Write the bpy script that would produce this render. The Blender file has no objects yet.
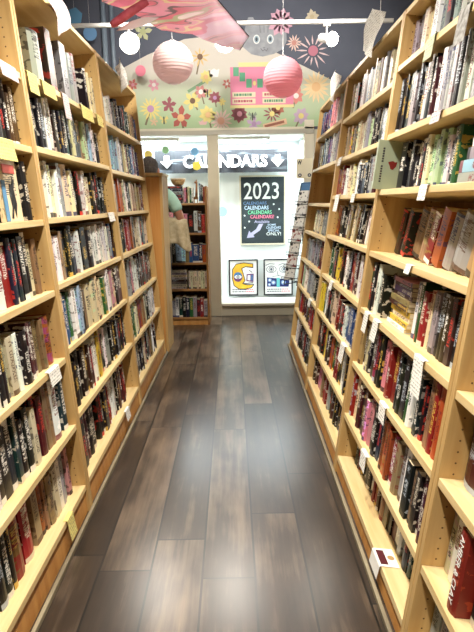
import bpy, math, random
from mathutils import Matrix, Vector, Euler
R = random.Random(11)
C = bpy.context.scene.collection
SC = bpy.context.scene
pi = math.pi

# ------------------------------------------------------------------ camera, world, exposure
cam = bpy.data.cameras.new('camera'); camo = bpy.data.objects.new('camera', cam); C.objects.link(camo)
CR = Vector((0.99989181, 0.00259363, -0.01447887)); CU = Vector((0.01363509, 0.20583258, 0.97849222)); CF = Vector((-0.00551807, 0.97858378, -0.20577495))
camo.matrix_world = Matrix(((CR.x, CU.x, -CF.x, 0), (CR.y, CU.y, -CF.y, 0), (CR.z, CU.z, -CF.z, 1.3), (0, 0, 0, 1)))
FPX = 540.0
cam.sensor_fit = 'VERTICAL'; cam.sensor_height = 24; cam.lens = FPX / 632 * 24; cam.clip_start = 0.05
SC.camera = camo
SC.view_settings.view_transform = 'Standard'; SC.view_settings.look = 'None'
SC.view_settings.gamma = 1; SC.view_settings.use_curve_mapping = False
SC.view_settings.exposure = 0.56
w = bpy.data.worlds.new('world'); SC.world = w; w.use_nodes = True
w.node_tree.nodes['Background'].inputs[0].default_value = (1, .93, .84, 1)
w.node_tree.nodes['Background'].inputs[1].default_value = 0.012

def lamp(name, kind, loc, power, color=(1, .86, .66), aim=None, size=.08, angle=110, sizey=None, blend=.6):
    l = bpy.data.lights.new(name, kind); l.energy = power; l.color = color
    if kind == 'SPOT': l.spot_size = math.radians(angle); l.spot_blend = blend; l.shadow_soft_size = size
    if kind == 'POINT': l.shadow_soft_size = size
    if kind == 'AREA':
        l.shape = 'RECTANGLE'; l.size = size; l.size_y = sizey or size
    o = bpy.data.objects.new(name, l); C.objects.link(o); o.location = loc
    if aim is not None: o.rotation_euler = (Vector(aim) - Vector(loc)).to_track_quat('-Z', 'Y').to_euler()
    return o
# fluorescent tubes in the window display (their fixtures are built below)
lamp('display_light', 'AREA', (-.05, 6.52, 1.985), 34, (.88, .97, 1), (-.05, 6.6, 0), 1.5, sizey=.1)
lamp('display_light', 'AREA', (-.95, 6.52, 1.985), 16, (.88, .97, 1), (-.95, 6.6, 0), .6, sizey=.1)

# ------------------------------------------------------------------ helpers
def lin(c): return tuple(((x / 255 / 12.92) if x / 255 <= .04045 else ((x / 255 + .055) / 1.055) ** 2.4) for x in c)
class MB:
    def __init__(s): s.v = []; s.f = []; s.m = []; s.uv = []; s.c = []
    def face(s, idx, m=0): s.f.append(tuple(idx)); s.m.append(m)
    def add(s, pts): n = len(s.v); s.v += [tuple(p) for p in pts]; return n
    def box(s, x0, x1, y0, y1, z0, z1, m=0):
        n = s.add([(x0,y0,z0),(x1,y0,z0),(x1,y1,z0),(x0,y1,z0),(x0,y0,z1),(x1,y0,z1),(x1,y1,z1),(x0,y1,z1)])
        for q in ((0,3,2,1),(4,5,6,7),(0,1,5,4),(1,2,6,5),(2,3,7,6),(3,0,4,7)): s.face([n+i for i in q], m)
    def hexa(s, p, m=0):
        n = s.add(p)
        for q in ((0,3,2,1),(4,5,6,7),(0,1,5,4),(1,2,6,5),(2,3,7,6),(3,0,4,7)): s.face([n+i for i in q], m)
    def prism(s, poly, axis, a, b, m=0):
        def P(u, v, t):
            return {'x': (t, u, v), 'y': (u, t, v), 'z': (u, v, t)}[axis]
        k = len(poly); n = s.add([P(u, v, a) for u, v in poly] + [P(u, v, b) for u, v in poly])
        s.face([n+i for i in range(k)][::-1], m); s.face([n+k+i for i in range(k)], m)
        for i in range(k): j = (i+1) % k; s.face([n+i, n+j, n+k+j, n+k+i], m)
    def tube(s, pts, r, m=0, seg=8, cap=True):
        pts = [Vector(p) for p in pts]; rs = r if isinstance(r, (list, tuple)) else [r]*len(pts); rings = []
        for i, p in enumerate(pts):
            d = (pts[min(i+1, len(pts)-1)] - pts[max(i-1, 0)]).normalized()
            a = d.cross(Vector((0,0,1)) if abs(d.z) < .9 else Vector((1,0,0))).normalized(); b = d.cross(a)
            rings.append(s.add([p + rs[i]*(math.cos(2*pi*k/seg)*a + math.sin(2*pi*k/seg)*b) for k in range(seg)]))
        for i in range(len(rings)-1):
            for k in range(seg):
                j = (k+1) % seg; s.face([rings[i]+k, rings[i]+j, rings[i+1]+j, rings[i+1]+k], m)
        if cap: s.face([rings[0]+k for k in range(seg)][::-1], m); s.face([rings[-1]+k for k in range(seg)], m)
    def lathe(s, prof, cx=0, cy=0, m=0, seg=24):
        rings = [s.add([(cx+r*math.cos(2*pi*k/seg), cy+r*math.sin(2*pi*k/seg), z) for k in range(seg)]) for r, z in prof]
        for i in range(len(rings)-1):
            for k in range(seg): j = (k+1) % seg; s.face([rings[i]+k, rings[i]+j, rings[i+1]+j, rings[i+1]+k], m)
        s.face([rings[0]+k for k in range(seg)][::-1], m); s.face([rings[-1]+k for k in range(seg)], m)
    def ell(s, c, r, m=0, seg=14, rings=9):
        rr = []
        for i in range(rings+1):
            t = pi*i/rings; q = max(math.sin(t), .02)
            rr.append(s.add([(c[0]+r[0]*q*math.cos(2*pi*k/seg), c[1]+r[1]*q*math.sin(2*pi*k/seg), c[2]-r[2]*math.cos(t)) for k in range(seg)]))
        for i in range(rings):
            for k in range(seg): j = (k+1) % seg; s.face([rr[i]+k, rr[i]+j, rr[i+1]+j, rr[i+1]+k], m)
    def build(s, name, mats, parent=None, loc=None, rot=None, smooth=False, bevel=0):
        me = bpy.data.meshes.new(name); me.from_pydata(s.v, [], s.f)
        for mt in (mats if isinstance(mats, (list, tuple)) else [mats]): me.materials.append(mt)
        me.polygons.foreach_set('material_index', s.m)
        if smooth: me.polygons.foreach_set('use_smooth', [True]*len(s.f))
        if s.uv:
            ul = me.uv_layers.new(name='UVMap'); ul.data.foreach_set('uv', [x for q in s.uv for x in q])
            for k, an in enumerate(('base', 'ink', 'rnd')):
                at = me.attributes.new(an, 'FLOAT_COLOR', 'FACE')
                at.data.foreach_set('color', [x for q in s.c for x in (*q[k], 1)])
        me.update()
        o = bpy.data.objects.new(name, me); C.objects.link(o)
        if parent: o.parent = parent
        if loc: o.location = loc
        if rot: o.rotation_euler = rot
        if bevel:
            b = o.modifiers.new('bevel', 'BEVEL'); b.width = bevel; b.segments = 2; b.limit_method = 'ANGLE'
        return o
def empty(name, loc=(0,0,0), rot=(0,0,0)):
    o = bpy.data.objects.new(name, None); C.objects.link(o); o.location = loc; o.rotation_euler = rot; o.empty_display_size = .05; return o
def tag(o, label, cat, group=None, kind=None):
    if label: o['label'] = label
    if cat: o['category'] = cat
    if group: o['group'] = group
    if kind: o['kind'] = kind
    return o
def struct(o, label=None):
    o['kind'] = 'structure'
    if label: o['label'] = label
    return o
def text(name, body, size, mat, parent, M, width=None, ext=.0015, bold=0.0, height=None):
    cu = bpy.data.curves.new(name, 'FONT'); cu.body = body; cu.size = size; cu.align_x = 'CENTER'; cu.align_y = 'CENTER'; cu.extrude = ext; cu.offset = bold; cu.resolution_u = 3
    t = bpy.data.objects.new(name + '_tmp', cu); C.objects.link(t)
    bpy.context.view_layer.update()
    me = bpy.data.meshes.new_from_object(t.evaluated_get(bpy.context.evaluated_depsgraph_get()))
    bpy.data.objects.remove(t); bpy.data.curves.remove(cu)
    xs = [v.co.x for v in me.vertices]; ys = [v.co.y for v in me.vertices]
    sx = width/(max(xs)-min(xs)) if width else 1; sy = height/(max(ys)-min(ys)) if height else (sx if width else 1)
    cx = (max(xs)+min(xs))/2; cy = (max(ys)+min(ys))/2
    for v in me.vertices: v.co = M @ Vector(((v.co.x-cx)*sx, (v.co.y-cy)*sy, v.co.z))
    me.materials.clear(); me.materials.append(mat); me.name = name
    o = bpy.data.objects.new(name, me); C.objects.link(o); o.parent = parent; return o
FACE_CAM = Matrix.Rotation(pi/2, 4, 'X')       # text plane standing up, facing -y

# ------------------------------------------------------------------ materials
def mat(name, col, rough=.6, metal=0, spec=.4, emit=None, es=0):
    m = bpy.data.materials.new(name); m.use_nodes = True; b = m.node_tree.nodes['Principled BSDF']
    b.inputs['Base Color'].default_value = (*lin(col), 1); b.inputs['Roughness'].default_value = rough; b.inputs['Metallic'].default_value = metal
    b.inputs['Specular IOR Level'].default_value = spec
    if emit: b.inputs['Emission Color'].default_value = (*lin(emit), 1); b.inputs['Emission Strength'].default_value = es
    return m
def nt(m): return m.node_tree.nodes, m.node_tree.links
def noisy(name, c1, c2, scale=(8,8,8), rough=.6, detail=4, lo=.35, hi=.65, spec=.4, bump=0, coord='Object', nscale=1):
    m = mat(name, c1, rough, spec=spec); N, L = nt(m); b = N['Principled BSDF']
    tc = N.new('ShaderNodeTexCoord'); mp = N.new('ShaderNodeMapping'); mp.inputs['Scale'].default_value = scale
    no = N.new('ShaderNodeTexNoise'); no.inputs['Scale'].default_value = nscale; no.inputs['Detail'].default_value = detail
    rp = N.new('ShaderNodeValToRGB'); rp.color_ramp.elements[0].position = lo; rp.color_ramp.elements[1].position = hi
    rp.color_ramp.elements[0].color = (*lin(c1), 1); rp.color_ramp.elements[1].color = (*lin(c2), 1)
    L.new(tc.outputs[coord], mp.inputs[0]); L.new(mp.outputs[0], no.inputs['Vector']); L.new(no.outputs['Fac'], rp.inputs[0]); L.new(rp.outputs[0], b.inputs['Base Color'])
    if bump:
        bp = N.new('ShaderNodeBump'); bp.inputs['Strength'].default_value = bump; bp.inputs['Distance'].default_value = .01
        L.new(no.outputs['Fac'], bp.inputs['Height']); L.new(bp.outputs[0], b.inputs['Normal'])
    return m
def attr(N, n):
    a = N.new('ShaderNodeAttribute'); a.attribute_type = 'GEOMETRY'; a.attribute_name = n; return a
def mth(N, L, op, a, b=None, c=None):
    n = N.new('ShaderNodeMath'); n.operation = op
    for i, x in enumerate((a, b, c)):
        if x is None: continue
        if isinstance(x, (int, float)): n.inputs[i].default_value = x
        else: L.new(x, n.inputs[i])
    return n.outputs[0]
def mixc(N, L, fac, a, b):
    n = N.new('ShaderNodeMix'); n.data_type = 'RGBA'
    L.new(fac, n.inputs[0])
    for s, x in ((6, a), (7, b)):
        if isinstance(x, tuple): n.inputs[s].default_value = (*x, 1)
        else: L.new(x, n.inputs[s])
    return n.outputs[2]
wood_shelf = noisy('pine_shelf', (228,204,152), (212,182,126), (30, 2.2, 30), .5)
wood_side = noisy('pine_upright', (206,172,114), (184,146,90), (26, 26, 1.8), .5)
def drilled(m):
    N, L = nt(m); b = N['Principled BSDF']; old = b.inputs['Base Color'].links[0].from_socket
    tc = N.new('ShaderNodeTexCoord'); s = N.new('ShaderNodeSeparateXYZ'); L.new(tc.outputs['Object'], s.inputs[0])
    dz = mth(N, L, 'MULTIPLY', mth(N, L, 'SUBTRACT', mth(N, L, 'FRACT', mth(N, L, 'DIVIDE', s.outputs[2], .032)), .5), .032)
    dx = mth(N, L, 'MINIMUM', mth(N, L, 'ABSOLUTE', mth(N, L, 'SUBTRACT', s.outputs[0], .04)), mth(N, L, 'ABSOLUTE', mth(N, L, 'SUBTRACT', s.outputs[0], .24)))
    d = mth(N, L, 'ADD', mth(N, L, 'MULTIPLY', dx, dx), mth(N, L, 'MULTIPLY', dz, dz))
    L.new(mixc(N, L, mth(N, L, 'LESS_THAN', d, .0028**2), old, lin((92,64,36))), b.inputs['Base Color'])
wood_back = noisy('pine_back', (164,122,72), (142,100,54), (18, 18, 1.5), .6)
wood_panel = noisy('oak_panel', (205,150,84), (184,126,64), (22, 22, 1.2), .5)
wood_dark = noisy('dark_oak', (120,78,42), (92,56,30), (20, 20, 2), .5)
drilled(wood_side)
white_m = mat('white_paint', (238,238,232), .5)
steel_m = mat('white_metal', (225,225,225), .35)
black_m = mat('black', (18,18,20), .5)
paper_w = mat('white_paper', (240,238,230), .8); paper_y = mat('yellow_paper', (226,210,120), .8)
paper_g = mat('greenish_paper', (200,204,170), .8); paper_p = mat('pinkish_paper', (214,190,190), .8)
ink_m = mat('ink', (60,55,60), .8)
cream_m = mat('cream_trim', (226,220,200), .5)
def book_material():
    m = mat('book_cover', (100,100,100), .42, spec=.45); N, L = nt(m); b = N['Principled BSDF']
    base, ink, rnd = attr(N, 'base'), attr(N, 'ink'), attr(N, 'rnd')
    uv = N.new('ShaderNodeUVMap'); uv.uv_map = 'UVMap'
    sp = N.new('ShaderNodeSeparateXYZ'); L.new(uv.outputs[0], sp.inputs[0]); u, v = sp.outputs[0], sp.outputs[1]
    sr = N.new('ShaderNodeSeparateXYZ'); L.new(rnd.outputs['Color'], sr.inputs[0]); r, g, bl = sr.outputs
    def noise(su, sv, det=1):
        cb = N.new('ShaderNodeCombineXYZ'); L.new(mth(N, L, 'MULTIPLY', u, su), cb.inputs[0]); L.new(mth(N, L, 'MULTIPLY', v, sv), cb.inputs[1]); L.new(mth(N, L, 'MULTIPLY', r, 97), cb.inputs[2])
        no = N.new('ShaderNodeTexNoise'); no.inputs['Scale'].default_value = 1; no.inputs['Detail'].default_value = det; L.new(cb.outputs[0], no.inputs['Vector']); return no.outputs['Fac']
    def band(x, lo, hi):
        return mth(N, L, 'MULTIPLY', mth(N, L, 'GREATER_THAN', x, lo), mth(N, L, 'LESS_THAN', x, hi))
    inspine = band(v, 0, 1)
    glyph = mth(N, L, 'GREATER_THAN', noise(3.4, 62), .51)
    t_lo = mth(N, L, 'MULTIPLY_ADD', g, .3, .2); t_hi = mth(N, L, 'ADD', t_lo, mth(N, L, 'MULTIPLY_ADD', bl, .3, .28))
    t = mth(N, L, 'MULTIPLY', mth(N, L, 'MULTIPLY', band(v, t_lo, t_hi), band(u, .2, .8)), glyph)
    t2 = mth(N, L, 'MULTIPLY', mth(N, L, 'MULTIPLY', band(v, .82, .93), band(u, .28, .72)), mth(N, L, 'GREATER_THAN', noise(3, 60), .52))
    foot = mth(N, L, 'MULTIPLY', mth(N, L, 'LESS_THAN', v, .09), mth(N, L, 'GREATER_THAN', bl, .6))
    headb = mth(N, L, 'MULTIPLY', mth(N, L, 'GREATER_THAN', v, .95), mth(N, L, 'GREATER_THAN', g, .8))
    letters = mth(N, L, 'MAXIMUM', mth(N, L, 'MAXIMUM', t, t2), mth(N, L, 'MAXIMUM', foot, headb))
    letters = mth(N, L, 'MULTIPLY', letters, inspine)
    art = mth(N, L, 'MULTIPLY', mth(N, L, 'GREATER_THAN', noise(1.2, 9, 3), .54), mth(N, L, 'MULTIPLY', inspine, mth(N, L, 'GREATER_THAN', r, .68)))
    cov = mth(N, L, 'MULTIPLY', mth(N, L, 'GREATER_THAN', v, 1.5), mth(N, L, 'GREATER_THAN', noise(4, 6, 3), .58))
    sh = N.new('ShaderNodeHueSaturation'); sh.inputs['Saturation'].default_value = .9; L.new(base.outputs['Color'], sh.inputs['Color']); L.new(mth(N, L, 'MULTIPLY_ADD', bl, 1.2, .5), sh.inputs['Value'])
    L.new(mth(N, L, 'MULTIPLY_ADD', g, .3, .35), sh.inputs['Hue'])
    c = mixc(N, L, mth(N, L, 'MULTIPLY', art, .75), base.outputs['Color'], sh.outputs[0])
    c = mixc(N, L, mth(N, L, 'MULTIPLY', cov, .7), c, ink.outputs['Color'])
    c = mixc(N, L, mth(N, L, 'MULTIPLY', letters, .9), c, ink.outputs['Color'])
    L.new(c, b.inputs['Base Color']); return m
book_m = book_material()
page_m = noisy('page_edges', (226,212,180), (196,178,142), (3, 400, 3), .9, 2)
def floor_material():
    m = mat('wood_laminate', (90,80,70), .3, spec=.72); N, L = nt(m); b = N['Principled BSDF']
    tc = N.new('ShaderNodeTexCoord'); mp = N.new('ShaderNodeMapping'); mp.vector_type = 'POINT'; mp.inputs['Rotation'].default_value = (0, 0, -.0125)
    L.new(tc.outputs['Object'], mp.inputs[0]); s = N.new('ShaderNodeSeparateXYZ'); L.new(mp.outputs[0], s.inputs[0])
    W = .188; LEN = 1.28
    xs = mth(N, L, 'DIVIDE', mth(N, L, 'ADD', s.outputs[0], 10*W + .1255), W); col = mth(N, L, 'FLOOR', xs); fx = mth(N, L, 'FRACT', xs)
    wn = N.new('ShaderNodeTexWhiteNoise'); wn.noise_dimensions = '1D'; L.new(col, wn.inputs['W'])
    ys = mth(N, L, 'DIVIDE', mth(N, L, 'ADD', s.outputs[1], mth(N, L, 'MULTIPLY', wn.outputs['Value'], LEN)), LEN); row = mth(N, L, 'FLOOR', ys); fy = mth(N, L, 'FRACT', ys)
    cb = N.new('ShaderNodeCombineXYZ'); L.new(col, cb.inputs[0]); L.new(row, cb.inputs[1])
    w2 = N.new('ShaderNodeTexWhiteNoise'); w2.noise_dimensions = '2D'; L.new(cb.outputs[0], w2.inputs['Vector'])
    g = N.new('ShaderNodeCombineXYZ'); L.new(mth(N, L, 'MULTIPLY', s.outputs[0], 26), g.inputs[0]); L.new(mth(N, L, 'MULTIPLY', s.outputs[1], 1.6), g.inputs[1]); L.new(mth(N, L, 'MULTIPLY', w2.outputs['Value'], 50), g.inputs[2])
    n1 = N.new('ShaderNodeTexNoise'); n1.inputs['Scale'].default_value = 1; n1.inputs['Detail'].default_value = 6; n1.inputs['Roughness'].default_value = .65; L.new(g.outputs[0], n1.inputs['Vector'])
    g2 = N.new('ShaderNodeCombineXYZ'); L.new(mth(N, L, 'MULTIPLY', s.outputs[0], 7), g2.inputs[0]); L.new(mth(N, L, 'MULTIPLY', s.outputs[1], 3), g2.inputs[1]); L.new(mth(N, L, 'MULTIPLY', w2.outputs['Value'], 31), g2.inputs[2])
    n2 = N.new('ShaderNodeTexNoise'); n2.inputs['Scale'].default_value = 1; n2.inputs['Detail'].default_value = 3; L.new(g2.outputs[0], n2.inputs['Vector'])
    k = mth(N, L, 'ADD', mth(N, L, 'MULTIPLY', n1.outputs['Fac'], .55), mth(N, L, 'ADD', mth(N, L, 'MULTIPLY', n2.outputs['Fac'], .6), mth(N, L, 'MULTIPLY_ADD', w2.outputs['Value'], .22, -.2)))
    rp = N.new('ShaderNodeValToRGB'); e = rp.color_ramp.elements
    e[0].position = .2; e[0].color = (*lin((24,17,11)), 1); e[1].position = .7; e[1].color = (*lin((118,100,82)), 1)
    x = e.new(.45); x.color = (*lin((56,44,34)), 1); L.new(k, rp.inputs[0])
    seam = mth(N, L, 'MAXIMUM', mth(N, L, 'MAXIMUM', mth(N, L, 'LESS_THAN', fx, .02), mth(N, L, 'GREATER_THAN', fx, .98)), mth(N, L, 'LESS_THAN', fy, .005))
    c = mixc(N, L, mth(N, L, 'MULTIPLY', seam, .95), rp.outputs[0], lin((10,8,7)))
    L.new(c, b.inputs['Base Color'])
    b.inputs['Roughness'].default_value = .277
    bp = N.new('ShaderNodeBump'); bp.inputs['Strength'].default_value = .15; bp.inputs['Distance'].default_value = .003; L.new(n1.outputs['Fac'], bp.inputs['Height']); L.new(bp.outputs[0], b.inputs['Normal'])
    return m
slate = noisy('slate_wall_paint', (92,97,112), (84,88,102), (2,2,2), .8)
beige = noisy('beige_wall_paint', (206,200,180), (198,192,172), (2,2,2), .8)
shopwall = noisy('warm_wall_paint', (170,160,145), (160,150,135), (2,2,2), .85)
dispwall = noisy('display_white_paint', (232,240,240), (226,235,235), (3,3,3), .8)

# ------------------------------------------------------------------ room shell
m = MB(); m.box(-2.2, 2.0, -1.6, 6.2, -.06, 0); struct(m.build('floor', floor_material()))
m = MB(); m.box(-2.2, 2.0, -1.6, 6.2, 3.5, 3.56); struct(m.build('ceiling', slate))
m = MB(); m.box(-2.28, -2.2, -1.6, 7.0, -.06, 3.56); struct(m.build('wall_left', shopwall))
m = MB(); m.box(2.0, 2.08, -1.6, 7.0, -.06, 3.56); struct(m.build('wall_right', shopwall))
WY = 6.2
m = MB()
m.box(-2.2, -1.75, WY, WY+.12, 0, 2.07, 1); m.box(.836, 2.0, WY, WY+.12, 0, 2.07, 1)
m.box(-2.2, 2.0, WY, WY+.12, 2.07, 3.5, 0); m.box(-1.75, .836, WY+.01, WY+.12, 0, .12, 1)
struct(m.build('wall_far', [slate, beige]))
m = MB(); m.box(-2.2, 2.0, 6.9, 6.98, -.06, 3.5); struct(m.build('wall_display', dispwall))
m = MB(); m.box(-1.75, .836, WY+.122, 6.9, .02, .125); struct(m.build('floor_display', white_m))
m = MB(); m.box(-1.75, .836, WY+.122, 6.9, 2.03, 2.10); struct(m.build('ceiling_display', white_m))
m = MB(); m.box(.75, .80, WY+.122, 6.9, .125, 2.03); struct(m.build('wall_display_side', dispwall))
m = MB(); m.box(-1.75, -1.70, WY+.122, 6.9, .125, 2.03); struct(m.build('wall_display_side', dispwall))
m = MB(); m.box(-1.75, .836, WY-.02, WY+.12, 2.025, 2.075); struct(m.build('trim_1', noisy('greyed_header', (190,186,172), (176,172,158), (3,3,3), .5), bevel=.004))
m = MB(); m.box(-.335, -.212, WY-.012, WY+.12, 0, 2.025); struct(m.build('trim_2', noisy('post_cream', (196,188,166), (186,178,156), (3,3,3), .5), bevel=.005))
m = MB(); m.box(.73, .836, WY-.012, WY+.12, 0, 2.17); m.box(-1.75, .836, WY-.012, WY, 2.075, 2.10); struct(m.build('trim_3', cream_m, bevel=.004))
m = MB(); m.box(-.212, .73, WY-.03, WY+.125, .12, .15); m.box(-1.75, -.335, WY-.03, WY+.125, .12, .15); struct(m.build('trim_4', cream_m, bevel=.004))
m = MB(); m.box(-.16, .75, 6.78, 6.9, .125, .60); struct(m.build('trim_5', dispwall, bevel=.004))

# ------------------------------------------------------------------ the two rows of leaning bookcases
LEAN = {'L': .07372, 'R': .12028}; XF = {'L': -.657, 'R': .452}; DEP = .29
ROW = {}
for s in 'LR':
    e = Euler((0, LEAN[s], pi if s == 'L' else 0)); ROW[s] = (Matrix.Translation((XF[s], 0, 0)) @ e.to_matrix().to_4x4(), e)
def sgn(s): return -1 if s == 'L' else 1
def case(side, y0, y1, zs, top, label):
    cl = math.cos(LEAN[side]); tl = math.tan(LEAN[side])
    root = empty('bookcase', (XF[side], (y0+y1)/2, 0), ROW[side][1]); tag(root, label, 'bookcase', 'tall pine bookcases lining the aisle')
    h = (y1-y0)/2 - .0015; top /= cl; zs = [z/cl for z in zs]
    fl = lambda x: x*tl + .001
    for q in (-1, 1):
        m = MB(); a, b = sorted((q*h, q*(h-.021)))
        m.hexa([(0,a,fl(0)),(DEP,a,fl(DEP)),(DEP,b,fl(DEP)),(0,b,fl(0)),(0,a,top),(DEP,a,top),(DEP,b,top),(0,b,top)])
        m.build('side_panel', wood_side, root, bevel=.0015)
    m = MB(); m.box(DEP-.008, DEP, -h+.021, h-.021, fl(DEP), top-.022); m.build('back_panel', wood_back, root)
    m = MB(); m.box(.002, DEP, -h+.021, h-.021, top-.022, top); m.build('top_panel', wood_shelf, root, bevel=.0015)
    for z in zs:
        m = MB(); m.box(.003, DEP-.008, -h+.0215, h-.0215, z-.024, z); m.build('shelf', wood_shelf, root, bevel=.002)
    m = MB(); x0, x1 = .012, .03; z1 = zs[-1]-.024
    m.hexa([(x0,-h+.021,fl(x0)),(x1,-h+.021,fl(x1)),(x1,h-.021,fl(x1)),(x0,h-.021,fl(x0)),(x0,-h+.021,z1),(x1,-h+.021,z1),(x1,h-.021,z1),(x0,h-.021,z1)])
    m.build('kick_board', wood_panel, root)
    return root
LB = [(.905, 2.133), (2.133, 3.382), (3.382, 4.624)]
RB = [(.235, 1.345), (1.345, 2.456), (2.456, 3.641), (3.641, 4.831)]
LZ = [[1.775,1.515,1.247,.971,.695,.405,.128], [1.795,1.525,1.251,.985,.716,.43,.132], [1.796,1.511,1.251,.983,.686,.422,.132]]
RZ = [[1.82,1.57,1.33,1.07,.82,.575,.312,.09], [1.849,1.574,1.346,1.081,.824,.567,.312,.09], [1.802,1.563,1.335,1.086,.829,.587,.335,.10], [1.822,1.565,1.287,1.056,.818,.585,.366,.105]]
TOPS = {'L': 2.175, 'R': 2.07}
LN = ['nearest left bookcase', 'middle left bookcase', 'farthest left bookcase']
RN = ['nearest right bookcase', 'second right bookcase', 'third right bookcase', 'farthest right bookcase']
case('L', *LB[0], LZ[0], 2.175, 'tall pine bookcase on left cut off by the photo edge, seven shelves of books')
case('L', *LB[1], LZ[1], 2.175, 'tall pine bookcase, middle one of left row, yellow tags along its top shelf')
case('L', *LB[2], LZ[2], 2.175, 'tall pine bookcase at far end of left row beside low wood cabinet back')
case('R', *RB[0], RZ[0], 2.07, 'pine bookcase at lower right corner of the photo, holding a maroon and a red book')
case('R', *RB[1], RZ[1], 2.07, 'tall pine bookcase on right with a stack of boxed sets and slanting thick books')
case('R', *RB[2], RZ[2], 2.07, 'tall pine bookcase on right with a large paper sheet standing on its top')
case('R', *RB[3], RZ[3], 2.07, 'tall pine bookcase at far end of right row with one empty shelf')
floor_trim = noisy('worn_floor_strip', (150,138,112), (120,108,86), (10,4,10), .6)
m = MB(); m.box(XF['L']+.002, XF['L']+.016, .905, 4.622, 0, .022); struct(m.build('baseboard_left', floor_trim, bevel=.003))
m = MB(); m.box(XF['R']-.016, XF['R']-.002, .235, 4.829, 0, .022); struct(m.build('baseboard_right', floor_trim, bevel=.003))

# ------------------------------------------------------------------ books
PAL = dict(k=(22,20,22), d=(58,58,62), w=(232,230,224), c=(222,208,172), t=(186,150,108), r=(168,34,32), m=(92,22,30), o=(206,98,38), y=(222,190,60),
           g=(46,104,52), l=(172,196,158), b=(52,92,150), n=(28,34,66), s=(150,182,204), p=(214,140,150), v=(96,62,130), a=(150,150,150), z=(88,58,38), e=(26,72,74))
CN = dict(k='black', d='charcoal', w='white', c='cream', t='tan', r='red', m='maroon', o='orange', y='yellow', g='green', l='pale green', b='blue', n='navy', s='pale blue', p='pink', v='purple', a='grey', z='brown', e='teal')
def shade(ch, r=.1):
    c = PAL[ch]; f = (.95 if ch in 'wcapsly' else .76) + R.uniform(-r, r); return lin(tuple(min(255, max(4, x*f + R.uniform(-8, 8))) for x in c))
def inkfor(ch):
    if ch in 'kdrmgnbvze': return lin(R.choice([(236,232,222), (236,232,222), (220,210,190), (214,176,80), (200,60,50), (180,190,200)]))
    return lin(R.choice([(24,22,24), (24,22,24), (120,26,28), (36,44,90), (80,50,30)]))
CREAM = lin((226,214,184))
def geo(mb, M, T, H, W, col, ink, rnd, hard=True, detail=True):
    """book standing on z=0: spine at x=0 facing -x, boards at +-T/2; detail False = one closed block with page-coloured edges"""
    c = (col, ink, rnd); pg = (CREAM, CREAM, rnd)
    def F(pts, uvs, cc):
        n = mb.add([M @ Vector(p) for p in pts]); mb.face(range(n, n+len(pts))); mb.uv.extend(uvs); mb.c.append(cc)
    seg = 4 if detail else 2; b = .13*T if hard else .02*T
    arc = [(b*(2*y/T)**2, y) for y in [T/2 - T*i/seg for i in range(seg+1)]]
    for i in range(seg):
        (xa, ya), (xb, yb) = arc[i], arc[i+1]; ua, ub = i/seg, (i+1)/seg
        F([(xa,ya,0),(xb,yb,0),(xb,yb,H),(xa,ya,H)], [(ua,0),(ub,0),(ub,.999),(ua,.999)], c)
    X = (0, -1)
    F([(b,-T/2,0),(W,-T/2,0),(W,-T/2,H),(b,-T/2,H)], [(0,2),(1,2),(1,3.4),(0,3.4)], c)
    F([(W,T/2,0),(b,T/2,0),(b,T/2,H),(W,T/2,H)], [(0,2),(1,2),(1,3.4),(0,3.4)], c)
    top = [(x, y) for x, y in arc]
    if not detail:
        F([(W,-T/2,0),(W,T/2,0),(W,T/2,H),(W,-T/2,H)], [X]*4, pg)
        F([(b,T/2,H)] + [(x,y,H) for x, y in top[1:-1]] + [(b,-T/2,H),(W,-T/2,H),(W,T/2,H)], [X]*(seg+3), pg)
        return
    t = .0026 if hard else .001
    i0 = b + t
    F([(i0,T/2-t,0),(W,T/2-t,0),(W,T/2-t,H),(i0,T/2-t,H)], [X]*4, c); F([(W,-T/2+t,0),(i0,-T/2+t,0),(i0,-T/2+t,H),(W,-T/2+t,H)], [X]*4, c)
    F([(i0,-T/2+t,0),(i0,T/2-t,0),(i0,T/2-t,H),(i0,-T/2+t,H)], [X]*4, c)
    for z, fl in ((H, 1), (0, -1)):
        sp = [(x,y,z) for x, y in arc] + [(i0,-T/2+t,z),(i0,T/2-t,z)]
        F(sp[::fl], [X]*len(sp), c)
        q = [(b,-T/2,z),(W,-T/2,z),(W,-T/2+t,z),(i0,-T/2+t,z)]; F(q[::fl], [X]*4, c)
        q = [(b,T/2,z),(i0,T/2-t,z),(W,T/2-t,z),(W,T/2,z)]; F(q[::fl], [X]*4, c)
    for y0, y1 in ((-T/2, -T/2+t), (T/2-t, T/2)):
        F([(W,y0,0),(W,y1,0),(W,y1,H),(W,y0,H)], [X]*4, c)
BOOKS = []      # every shelf book: dict(M, T, H, W, ch, ...); the largest in view become objects of their own
ORD = ['first','second','third','fourth','fifth','sixth','seventh','eighth','ninth','tenth']
def ordinal(n):
    base = ['zeroth','first','second','third','fourth','fifth','sixth','seventh','eighth','ninth','tenth','eleventh','twelfth','thirteenth','fourteenth','fifteenth','sixteenth','seventeenth','eighteenth','nineteenth']
    if n < 20: return base[n]
    t = {2:'twent', 3:'thirt', 4:'fort', 5:'fift'}[n//10]
    return t+'ieth' if n % 10 == 0 else t+'y-'+base[n % 10]
def shelfname(i, n): return 'top shelf' if i == 0 else 'bottom shelf' if i == n-1 else ORD[i]+' shelf down'
def px(P):
    d = Vector(P) - Vector((0, 0, 1.3)); f = d.dot(CF)
    if f < .1: return None
    return (237 + FPX*d.dot(CR)/f, 316 - FPX*d.dot(CU)/f)
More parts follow.
